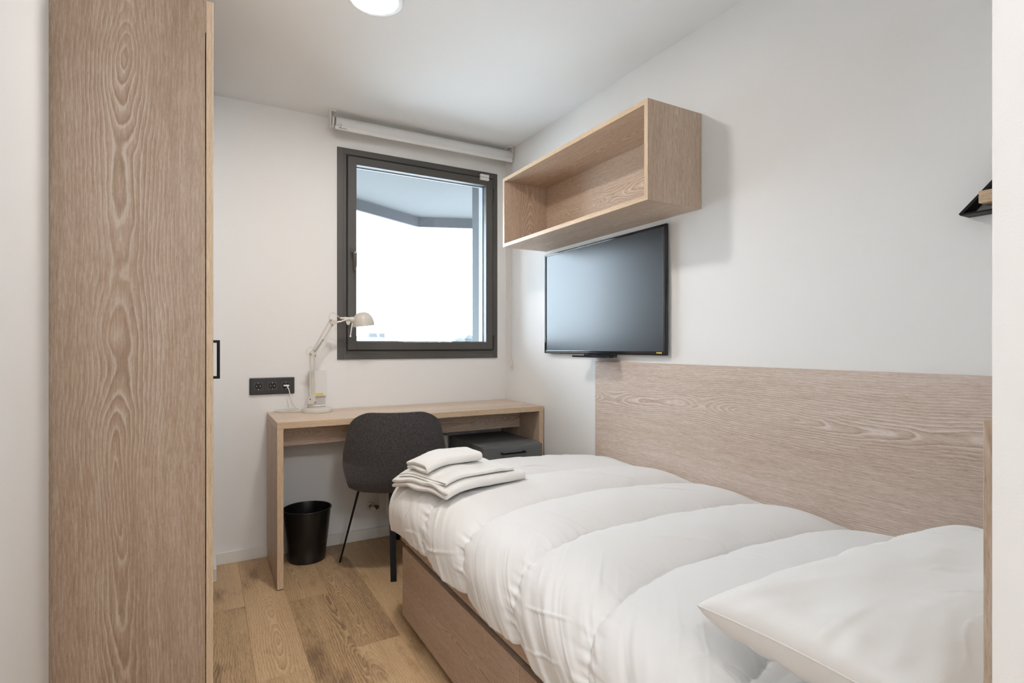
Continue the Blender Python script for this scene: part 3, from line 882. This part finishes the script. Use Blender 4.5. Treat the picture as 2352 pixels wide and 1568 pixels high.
# bead chain
mb = MB()
for x in (1.6905, 1.7010):
    mb.tube([(x, 3.030, 2.262), (x, 3.030, 1.012)], 0.0009, 6)
    t = bmesh.new()
chain = mb.build('chain_cord', M['cord'], bl)
beadm = bmesh.new()
for x in (1.6905, 1.7010):
    z = 1.02
    while z < 2.26:
        bmesh.ops.create_icosphere(beadm, subdivisions=1, radius=0.0020, matrix=Matrix.Translation((x, 3.030, z)))
        z += 0.0065
mb = MB(); mb.bm.free(); mb.bm = beadm
bc = mb.build('bead_chain', M['cord'], bl, smooth=180); bc['kind'] = 'stuff'
mb = MB(); mb.box(1.6885, 1.7030, 3.025, 3.035, 0.948, 0.992, 0.002, 2).prism([(1.6885, 0.992), (1.7030, 0.992), (1.7050, 1.012), (1.6865, 1.012)], 3.026, 3.034, 'y')
cw_ = mb.build('chain_weight', M['white_plastic'], bl)
def text(name, body, size, loc, rot, mat, parent, align='LEFT', ext=0.0002):
    cu = bpy.data.curves.new(name, 'FONT')
    cu.body = body; cu.size = size; cu.extrude = ext; cu.align_x = align
    tmp = bpy.data.objects.new('tmp_text', cu)
    C.objects.link(tmp)
    dg = bpy.context.evaluated_depsgraph_get(); dg.update()
    me = bpy.data.meshes.new_from_object(tmp.evaluated_get(dg))
    bpy.data.objects.remove(tmp); bpy.data.curves.remove(cu)
    me.materials.clear(); me.materials.append(mat)
    o = bpy.data.objects.new(name, me); C.objects.link(o)
    off = Vector((0, 0, 0)); p = parent
    while p is not None:
        off += p.location; p = p.parent
    o.parent = parent
    o.location = Vector(loc) - off; o.rotation_euler = rot
    return o
pl = MB().box(0.622, 0.672, 2.9993, 2.9999, 2.2605, 2.2770).build('label_plate', M['white_plastic'], bbar)
text('lettering', 'Bandalux', 0.0095, (0.6345, 2.9990, 2.2650), (PI / 2, 0, 0), M['dark_print'], pl)
mb = MB(); mb.prism([(0.627, 2.2685), (0.6303, 2.2640), (0.6335, 2.2685), (0.6303, 2.2730)], 2.9988, 2.9992, 'y'); mb.build('logo', M['dark_print'], pl)
text('lettering', 'Bandalux', 0.0055, (1.6945, 3.0245, 0.9555), (PI / 2, -PI / 2, 0), M['dark_print'], cw_)

# ---------------------------------------------------------------- wall shelf
ws = thing('wall_shelf', 'open oak-effect box shelf fixed high on the right wall above the television', 'shelf', (1.57, 2.075, 1.641))
sx0, sx1, sy0, sy1, sz0, sz1, th = 1.424, W - 0.0006, 1.511, 2.636, 1.641, 2.0165, 0.0185
def xslab(name, mat, emat, x0, x1, y0, y1, z0, z1, parent):
    o = box(name, mat, x0 + 0.0008, x1, y0, y1, z0, z1, parent=parent, bev=0.0005, seg=1)
    box('edge_band', emat, x0, x0 + 0.0007, y0, y1, z0, z1, parent=o)
xslab('end_panel', M['oak_z'], M['edge_z'], sx0, sx1, sy0, sy0 + th, sz0, sz1, ws)
xslab('end_panel', M['oak_z'], M['edge_z'], sx0, sx1, sy1 - th, sy1, sz0, sz1, ws)
xslab('top_panel', M['oak_y'], M['edge_y'], sx0, sx1, sy0 + th + 0.0002, sy1 - th - 0.0002, sz1 - th, sz1, ws)
xslab('bottom_panel', M['oak_y'], M['edge_y'], sx0, sx1, sy0 + th + 0.0002, sy1 - th - 0.0002, sz0, sz0 + th, ws)
box('back_panel', M['oak_yz'], sx1 - 0.010, sx1, sy0 + th + 0.0002, sy1 - th - 0.0002, sz0 + th + 0.0002, sz1 - th - 0.0002, parent=ws)

# ---------------------------------------------------------------- television
tv = thing('television', 'flat black television mounted on the right wall below the box shelf', 'television', (1.69, 2.147, 1.06))
ty0, ty1, tz0, tz1 = 1.676, 2.617, 1.0600, 1.6150
tx = 1.682
def yring(mb, y0, y1, z0, z1, wl, wr, wb, wt, x0, x1, bev=0.0):
    mb.box(x0, x1, y0, y0 + wl, z0, z1, bev, 2)
    mb.box(x0, x1, y1 - wr, y1, z0, z1, bev, 2)
    mb.box(x0, x1, y0 + wl, y1 - wr, z0, z0 + wb, bev, 2)
    mb.box(x0, x1, y0 + wl, y1 - wr, z1 - wt, z1, bev, 2)
    return mb
yring(MB(), ty0, ty1, tz0, tz1, 0.019, 0.015, 0.017, 0.011, tx, tx + 0.014, 0.003).build('bezel', M['gloss_black'], tv)
yring(MB(), ty0 + 0.0045, ty1 - 0.0045, tz0 + 0.0045, tz1 - 0.004, 0.004, 0.004, 0.004, 0.003, tx - 0.0015, tx + 0.001, 0.0012).build('bezel_lip', M['gloss_black'], tv)
box('screen', M['screen'], tx + 0.004, tx + 0.008, ty0 + 0.017, ty1 - 0.013, tz0 + 0.015, tz1 - 0.009, parent=tv)
box('rear_housing', M['black_plastic'], tx + 0.0142, W - 0.0006, ty0 + 0.05, ty1 - 0.05, tz0 + 0.04, tz1 - 0.06, parent=tv)
mb = MB()
mb.prism([(1.600, 1.965), (1.602, 2.235), (1.612, 2.246), (1.640, 2.238), (1.646, 2.215), (1.684, 2.215), (1.684, 1.990), (1.640, 1.962), (1.610, 1.955)], 1.0455, 1.0535)
mb.box(1.655, 1.690, 1.995, 2.210, 1.0536, 1.0599, 0.001, 1)
mb.build('stand_neck', M['gloss_black'], tv)
st = box('sticker', M['yellow'], tx - 0.0003, tx - 0.0001, ty0 + 0.024, ty0 + 0.056, tz0 + 0.0085, tz0 + 0.0140, parent=tv)
box('sticker_print', M['dark_print'], tx - 0.0006, tx - 0.0004, ty0 + 0.0465, ty0 + 0.0475, tz0 + 0.0088, tz0 + 0.0137, parent=st)

# ---------------------------------------------------------------- triangular wall hook
hk = thing('coat_hook', 'black triangular coat hook holding a pale wooden bar, high on the right wall', 'coat hook', (1.68, 0.52, 1.43))
oy, iy = 0.650, 0.0
z0_, z1_ = 1.4285, 1.4285 + 0.150
outer = [(0.650, 1.4330), (0.646, 1.4285), (0.354, 1.4285), (0.350, 1.4330), (0.496, 1.584), (0.504, 1.584)]
th_ = 0.008
inner = [(0.6400, 1.4333), (0.6395, 1.4328), (0.3605, 1.4328), (0.3600, 1.4333), (0.498, 1.5780), (0.502, 1.5780)]
mb = MB()
xa, xb = 1.660, W - 0.001
n = 6
vo = [[mb.bm.verts.new((x, a, b_)) for a, b_ in outer] for x in (xa, xb)]
vi = [[mb.bm.verts.new((x, a, b_)) for a, b_ in inner] for x in (xa, xb)]
for i in range(n):
    j = (i + 1) % n
    mb.bm.faces.new((vo[0][i], vo[0][j], vo[1][j], vo[1][i]))
    mb.bm.faces.new((vi[0][i], vi[1][i], vi[1][j], vi[0][j]))
    mb.bm.faces.new((vo[0][i], vi[0][i], vi[0][j], vo[0][j]))
    mb.bm.faces.new((vo[1][i], vo[1][j], vi[1][j], vi[1][i]))
mb.build('hook_frame', M['black'], hk)
box('wooden_bar', M['edge_y'], 1.645, 1.700, 0.400, 0.604, 1.448, 1.478, parent=hk, bev=0.002, seg=2)

# ---------------------------------------------------------------- bed
bed = thing('bed', 'oak-effect single bed frame with storage drawers against the right wall', 'bed', (1.19, 1.2, 0))
box('wall_panel', M['oak_panel'], 1.690, W - 0.0005, 0.2505, 2.163, 0.30, 1.026, parent=bed, bev=0.0005, seg=1)
box('head_panel', M['oak_z'], 0.690, 1.6895, 0.231, 0.2493, 0.003, 1.025, parent=bed, bev=0.0005, seg=1)
box('side_rail', M['oak_bed'], 0.690, 0.708, 0.2500, 2.1380, 0.3200, 0.4100, parent=bed, bev=0.0005, seg=1)
box('foot_panel', M['oak_xz'], 0.7085, 1.6895, 2.1200, 2.1380, 0.030, 0.4100, parent=bed, bev=0.0005, seg=1)
box('bed_base', M['black_plastic'], 0.7300, 1.6895, 0.2500, 2.1195, 0.0600, 0.3450, parent=bed)
box('plinth', M['black_plastic'], 0.760, 1.6895, 0.2500, 2.10, 0.0010, 0.0595, parent=bed)
box('carcass_end', M['grey_metal'], 0.7085, 0.7295, 2.1000, 2.1195, 0.0600, 0.3450, parent=bed)
for y0, y1 in ((1.1855, 2.1160), (0.2520, 1.1835)):
    dw = box('drawer', M['oak_bed'], 0.6880, 0.7060, y0, y1, 0.0290, 0.3010, parent=bed, bev=0.0006, seg=1)
    box('drawer_body', M['oak_x'], 0.7065, 0.7290, y0 + 0.03, y1 - 0.03, 0.045, 0.285, parent=dw)
box('mattress', M['mattress'], 0.7400, 1.6800, 0.2600, 2.1000, 0.3460, 0.4850, parent=bed, bev=0.03, seg=4)

# ---- duvet
HANG = 0.262; R0 = 0.125
xe, ye = 0.762, 2.098
NA, NB = 360, 680
sa = np.linspace(-HANG, 1.690 - xe, NA)
tb = np.linspace(0.262, ye + HANG * 0.95, NB)
SA, TB = np.meshgrid(sa, tb, indexing='ij')
def base(SA, TB):
    a = np.maximum(-SA, 0); b = np.maximum(TB - ye, 0)
    d = (a ** 5 + b ** 5) ** (1 / 5) + 1e-9
    l = np.sqrt(a * a + b * b) + 1e-9
    ux = -a / l; uy = b / l
    ang = np.minimum(d / R0, PI / 2)
    hor = R0 * np.sin(ang); ver = R0 * (1 - np.cos(ang)) + np.maximum(d - R0 * PI / 2, 0)
    slack = np.maximum(d - R0 * PI / 2, 0)
    hor = hor - 0.010 * np.clip(slack / 0.08, 0, 1) ** 2
    cx = xe + np.maximum(SA, 0); cy = np.minimum(TB, ye)
    X = cx + ux * hor; Y = cy + uy * hor
    xr = (cx - xe) / (1.69 - xe)
    crown = 0.566 + 0.030 * np.sin(np.clip(xr * 0.94 + 0.06, 0, 1) * PI) ** 0.8 + 0.008 * (1 - xr)
    crown = crown + 0.004 * np.sin(cy * 4.1 + 0.7) + 0.003 * fbm(cx * 3.5, cy * 3.5, 3.0, 2)
    crown = crown - 0.010 * np.clip((cx - 1.60) / 0.09, 0, 1) ** 2
    crown = crown - 0.012 * np.clip((cy - 1.95) / 0.18, 0, 1) ** 2
    Z = crown - ver
    return X, Y, Z
X, Y, Z = base(SA, TB)
def grads(A_):
    return np.gradient(A_, axis=0), np.gradient(A_, axis=1)
def normals(X, Y, Z):
    ax_, bx = grads(X); ay, by = grads(Y); az, bz = grads(Z)
    nx = ay * bz - az * by; ny = az * bx - ax_ * bz; nz = ax_ * by - ay * bx
    l = np.sqrt(nx * nx + ny * ny + nz * nz) + 1e-12
    return nx / l, ny / l, nz / l
nx, ny, nz = normals(X, Y, Z)
seams = np.array([-0.30, 0.02, 0.325, 0.635, 0.935, 1.228, 1.532, 1.835, 2.52, 2.9])
left = np.clip(1 - (SA + 0.02) / 0.22, 0, 1)
shift = 0.055 * left ** 1.5 + 0.06 * np.clip(-SA / HANG, 0, 1) + 0.015 * np.clip((SA - 0.7) / 0.25, 0, 1)
jit = 0.004 * vnoise(SA * 9, TB * 0 + 2.0, 4.0)
yy = TB + shift * np.clip((2.25 - TB) / 0.4, 0, 1) + jit
ph = np.interp(yy, seams, np.arange(len(seams)))
fr = ph - np.floor(ph)
puff = np.abs(np.sin(PI * ph)) ** 0.48
k = np.floor(ph).astype(int)
seamdist = np.min(np.abs(yy[:, :, None] - seams[None, None, :]), axis=2)
amp = 0.048 * (0.50 + 0.50 * np.clip(1 - np.abs(SA - 0.40) / 0.60, 0, 1)) * (1 - 0.30 * np.clip(-SA / 0.15, 0, 1))
amp = amp * np.where(yy > 1.835, 0.80, 1.0)
disp = amp * (puff - 0.62)
# gathers along the seams (fine pleats running away from the stitching)
near = np.exp(-seamdist / 0.022)
gat = vnoise(SA * 75, yy * 9, 1.0) * 0.0048 + vnoise(SA * 110, yy * 12, 5.0) * 0.0008
disp = disp + gat * near * (0.6 + 0.8 * np.clip(-SA / 0.12, 0, 1))
near2 = np.exp(-seamdist / 0.075)
disp = disp + vnoise(SA * 24 + TB * 5, yy * 6, 9.0) * 0.0022 * near2
# long soft drapes on the hanging side, slanting
hang = np.clip((-SA + 0.06) / 0.16, 0, 1)
q1 = vnoise(yy * 17 - SA * 9 , SA * 2.6 + 3, 2.0)
q2 = vnoise(yy * 38 - SA * 21 , SA * 3.5 + 8, 6.0)
loc = 0.25 + 0.75 * np.clip(vnoise(yy * 3.1 + 4.4, SA * 1.2, 3.0) * 1.6 + 0.35, 0, 1)
rdg = (1.10 - np.sqrt(vnoise(yy * 17 - SA * 12 + 3.3, SA * 3.0 + 3, 12.0) ** 2 + 0.012) * 1.7)
rdg2 = (1.10 - np.sqrt(vnoise(yy * 34 - SA * 26 + 1.3, SA * 5.0 + 7, 16.0) ** 2 + 0.012) * 1.7)
hang2 = np.clip((-SA + 0.10) / 0.12, 0, 1)
fold = np.clip(0.22 + 0.95 * np.exp(-((yy - 1.10) / 0.22) ** 2) + 0.35 * vnoise(yy * 3.3 + 9.1, SA * 2.0, 33.0), 0, 1.1)
disp = disp + hang * loc * (0.0040 * q1 + 0.0030 * q2) + hang2 * fold * (0.0062 * np.clip(rdg, 0, 1) ** 2 + 0.0028 * np.clip(rdg2, 0, 1) ** 2)
# sharp little creases
def crease(u, v, s, w_=0.10):
    nn = vnoise(u, v, s)
    return np.exp(-(nn / (w_ * 0.75)) ** 2)
c1 = crease((SA * 0.55 + TB) * 9, (TB * 0.55 - SA) * 2.2, 11.0, 0.11) * np.clip(vnoise(SA * 5, TB * 5, 31.0) * 2.0 - 0.25, 0, 1)
c2 = crease((SA + TB * 0.25) * 13, (TB - SA * 0.25) * 3.0, 17.0, 0.11) * np.clip(vnoise(SA * 6, TB * 6, 41.0) * 2.0 - 0.35, 0, 1)
disp = disp + 0.0042 * c1 + 0.0034 * c2
disp = disp + 0.0035 * fbm(SA * 5.5, TB * 5.5, 13.0, 3)
# hem: a little lower in the middle of each panel
hemf = np.clip((-SA - HANG * 0.72) / (HANG * 0.28), 0, 1)
Zh = -0.010 * hemf * (puff - 0.4)
fl_ = np.clip((TB - ye) / 0.1, 0, 1)
wallf = np.clip((1.690 - (xe + SA)) / 0.02, 0, 1)
disp = disp * (0.25 + 0.75 * wallf)
X = X + nx * disp; Y = Y + ny * disp; Z = Z + nz * disp + Zh
# the pillow presses into the duvet
Z = Z - 0.048 * np.clip((0.70 - TB) / 0.12, 0, 1) * np.clip((SA + 0.03) / 0.10, 0, 1)
X = np.minimum(X, 1.6885); Y = np.maximum(Y, 0.2515)
me = bpy.data.meshes.new('duvet')
verts = np.stack([X, Y, Z], -1).reshape(-1, 3)
idx = np.arange(NA * NB).reshape(NA, NB)
faces = np.stack([idx[:-1, :-1], idx[1:, :-1], idx[1:, 1:], idx[:-1, 1:]], -1).reshape(-1, 4)
off = np.array([1.19, 1.2, 0.53])
me.from_pydata((verts - off).tolist(), [], faces.tolist())
me.polygons.foreach_set('use_smooth', np.ones(len(faces), bool))
me.materials.append(M['duvet'])
dv = bpy.data.objects.new('duvet', me); C.objects.link(dv); dv.location = off.tolist()
tag(dv, 'puffy white quilted duvet spread over the bed and hanging down its side', 'duvet')
md = dv.modifiers.new('thick', 'SOLIDIFY'); md.thickness = 0.012; md.offset = -1

# ---- pillow
def heightmap_duvet(x, y):
    d2 = (verts[:, 0] - x) ** 2 + (verts[:, 1] - y) ** 2 - 0.0 * verts[:, 2]
    i = np.argsort(d2)[:6]
    return verts[i, 2].max()
n_, m_ = 150, 110
U, V = np.meshgrid(np.linspace(-1, 1, n_), np.linspace(-1, 1, m_), indexing='ij')
PXa, PXb, PYa, PYb = 0.700, 1.571, 0.268, 0.630
def pillow_surface(sign):
    pin = 0.035
    hxp = (PXb - PXa) / 2; hyp = (PYb - PYa) / 2
    x = (PXa + PXb) / 2 + hxp * U * (1 - pin * (1 - V ** 2) * np.abs(U) ** 3)
    y = (PYa + PYb) / 2 + hyp * V * (1 - pin * (1 - U ** 2) * np.abs(V) ** 3)
    e = ((1 - np.abs(U) ** 6.0) * (1 - np.abs(V) ** 3.6))
    e = np.clip(e, 0, 1)
    prof_ = e ** 0.42 * (0.90 + 0.10 * (1 - U ** 2))
    hgt = 0.050 if sign > 0 else 0.086
    zmid = 0.677 - 0.010 * (U + 1)
    z = zmid + sign * hgt * prof_
    edge = 1 - e
    rad = vnoise(np.arctan2(V, U) * 9, np.zeros_like(U) + 1.0, 2.0 if sign > 0 else 8.0) * np.clip((0.55 - U) / 0.3, 0, 1)
    z = z + (0.0045 * rad * np.clip(edge, 0, 1) ** 1.0 * e ** 0.35 + 0.009 * fbm(U * 2.6, V * 2.0, 22.0, 3) * e ** 0.4)
    # a pinch near the corner towards the window
    g = np.exp(-(((U + 0.74) / 0.13) ** 2 + ((V - 0.35) / 0.30) ** 2))
    z = z - sign * 0.014 * g
    cr_ = crease((U * 1.1 + V * 0.6) * 3.2, (V - U * 0.5) * 1.5, 51.0, 0.05) * np.clip(vnoise(U * 3, V * 3, 61.0) * 2 - 0.2, 0, 1)
    z = z + 0.0045 * cr_ * e ** 0.3 * sign
    # hug the fabric: seam lip at the border
    return x, y, z
xt, yt, zt = pillow_surface(1); xb_, yb_, zb_ = pillow_surface(-1)
vt = np.stack([xt, yt, zt], -1).reshape(-1, 3); vb = np.stack([xb_, yb_, zb_], -1).reshape(-1, 3)
bd = np.zeros((n_, m_), bool); bd[0] = bd[-1] = True; bd[:, 0] = bd[:, -1] = True
bdf = bd.reshape(-1)
mid_ = (vt + vb) / 2
vt[bdf] = mid_[bdf]; vb[bdf] = mid_[bdf]
pi_ = np.arange(n_ * m_).reshape(n_, m_)
ft = np.stack([pi_[:-1, :-1], pi_[1:, :-1], pi_[1:, 1:], pi_[:-1, 1:]], -1).reshape(-1, 4)
mapb = np.where(bdf, np.arange(n_ * m_), np.arange(n_ * m_) + n_ * m_)
fb2 = mapb[ft][:, ::-1]
me = bpy.data.meshes.new('pillow')
po = np.array([1.106, 0.47, 0.60])
# keep everything just in front of the head panel
allv = np.concatenate([vt, vb]); allv[:, 1] = np.maximum(allv[:, 1], 0.2515)
me.from_pydata((allv - po).tolist(), [], ft.tolist() + fb2.tolist())
me.polygons.foreach_set('use_smooth', np.ones(len(ft) * 2, bool))
me.materials.append(M['pillow'])
plw = bpy.data.objects.new('pillow', me); C.objects.link(plw); plw.location = po.tolist()
tag(plw, 'plump white pillow lying at the head end of the bed', 'pillow')
bl_ = np.array([allv[i] for i in list(pi_[0, :]) + list(pi_[1:, -1]) + list(pi_[-1, ::-1][1:]) + list(pi_[::-1, 0][1:-1])])
MB().tube([tuple(p) for p in bl_[::2]], 0.0015, 6, 0, True).build('seam', M['pillow'], plw, smooth=180)

# ---- towels: folded stacks swept along x
def dz_at(x, y):
    ia = np.argmin(np.abs((xe + sa) - x)); ib = np.argmin(np.abs(tb - y))
    return Z[ia, ib]
def hline(x, y):
    """height of the duvet top under (x, y), drooping over the bed edge"""
    return dz_at(max(x, 0.72), y) - 0.9 * max(0.70 - x, 0) ** 1.3
def folded(parent, name, x0, x1, y0, y1, layers, tk, rot, pivot, base_fn, seed, side_fold='front', wob=0.004, edge_noise=0.006, nx_=60):
    """cross-section is a back-and-forth fold in the y-z plane, swept in x; the folds close at y0"""
    path = []
    L_ = y1 - y0
    for k_ in range(layers):
        zc_ = k_ * tk
        ys = np.linspace(y1, y0, 26) if k_ % 2 == 0 else np.linspace(y0, y1, 26)
        for q_, yv in enumerate(ys):
            path.append((yv, zc_, q_))
        if k_ < layers - 1:
            s0 = -1 if k_ % 2 == 0 else 1
            for a_ in (30, 60, 90, 120, 150):
                an = math.radians(a_)
                path.append((ys[-1] + s0 * (tk / 2) * math.sin(an), zc_ + tk / 2 - tk / 2 * math.cos(an), 0))
    P_ = np.array([(a_, b_) for a_, b_, _ in path])
    xs = np.linspace(x0, x1, nx_)
    n2 = len(P_)
    XX = np.repeat(xs[None, :], n2, 0); YY = np.repeat(P_[:, 0][:, None], nx_, 1); ZO = np.repeat(P_[:, 1][:, None], nx_, 1)
    t_ = np.arange(n2)[:, None] / n2
    lay = (ZO / tk)
    # ragged ends
    XX = XX + (edge_noise * vnoise(YY * 9 + seed, lay * 1.7 + XX * 0, seed)) * np.sign(XX - (x0 + x1) / 2) * np.clip(np.abs(XX - (x0 + x1) / 2) / ((x1 - x0) / 2), 0, 1) ** 4
    XX = XX - 0.006 * lay * 0.3 * ((XX - x0) / (x1 - x0) < 0.5) * (vnoise(lay * 3.3, YY * 2, seed + 2))
    puffz = 0.0070 * fbm(XX * 11 + seed, YY * 9, seed + 1, 3) * (0.5 + lay / max(layers, 1))
    ca, sa_ = math.cos(rot), math.sin(rot)
    RX = pivot[0] + (XX - pivot[0]) * ca - (YY - pivot[1]) * sa_
    RY = pivot[1] + (XX - pivot[0]) * sa_ + (YY - pivot[1]) * ca
    BZ = base_fn(RX, RY)
    RZ = BZ + ZO + puffz + 0.0006 * vnoise(XX * 140, YY * 140, seed)
    me = bpy.data.meshes.new(name)
    V_ = np.stack([RX, RY, RZ], -1).reshape(-1, 3)
    I_ = np.arange(n2 * nx_).reshape(n2, nx_)
    F_ = np.stack([I_[:-1, :-1], I_[1:, :-1], I_[1:, 1:], I_[:-1, 1:]], -1).reshape(-1, 4)
    o_ = np.array([V_[:, 0].mean(), V_[:, 1].mean(), V_[:, 2].min()]) if parent is None else np.array(parent.location)
    me.from_pydata((V_ - o_).tolist(), [], F_.tolist())
    me.polygons.foreach_set('use_smooth', np.ones(len(F_), bool))
    me.materials.append(M['towel'])
    o = bpy.data.objects.new(name, me); C.objects.link(o)
    if parent is None:
        o.location = o_.tolist()
    else:
        o.parent = parent
    md = o.modifiers.new('thick', 'SOLIDIFY'); md.thickness = tk * 0.80; md.offset = 0
    md = o.modifiers.new('sub', 'SUBSURF'); md.levels = 1; md.render_levels = 1
    return o
gx = np.linspace(0.60, 1.2, 60); gy = np.linspace(1.5, 2.2, 60)
top_z = max(dz_at(a, b_) for a in (0.80, 0.86, 0.92, 0.98) for b_ in np.linspace(1.66, 2.02, 10))
GZ = np.array([[top_z - 0.003 - 2.2 * max(0.79 - a, 0) ** 2 - 0.25 * max(b_ - 1.95, 0) ** 1.2 for b_ in gy] for a in gx])
def surf(x, y):
    fi = np.clip((np.asarray(x) - gx[0]) / (gx[1] - gx[0]), 0, 58.99); fj = np.clip((np.asarray(y) - gy[0]) / (gy[1] - gy[0]), 0, 58.99)
    i = fi.astype(int); j = fj.astype(int); u_ = fi - i; v_ = fj - j
    return (GZ[i, j] * (1 - u_) + GZ[i + 1, j] * u_) * (1 - v_) + (GZ[i, j + 1] * (1 - u_) + GZ[i + 1, j + 1] * u_) * v_
rot_ = math.radians(6.5)
bt = thing('bath_towel', 'large folded white bath towel lying on the foot corner of the duvet', 'towel', (0.84, 1.82, 0.60))
folded(bt, 'outer_fold', 0.688, 1.012, 1.668, 2.100, 2, 0.0175, rot_, (0.69, 1.65), lambda x, y: surf(x, y) + 0.013, 3.0)
folded(bt, 'inner_fold', 0.700, 0.980, 1.690, 2.060, 2, 0.0065, rot_, (0.69, 1.65), lambda x, y: surf(x, y) + 0.013 + 0.0175 + 0.0120, 9.0, edge_noise=0.004)
ht = thing('hand_towel', 'small folded white hand towel on top of the larger bath towel', 'towel', (0.80, 1.90, 0.65))
folded(ht, 'folded_cloth', 0.684, 0.908, 1.840, 2.015, 2, 0.0170, math.radians(4), (0.69, 1.83), lambda x, y: surf(x, y) + 0.013 + 0.0175 + 0.0120 + 0.0065 + 0.0150, 15.0)
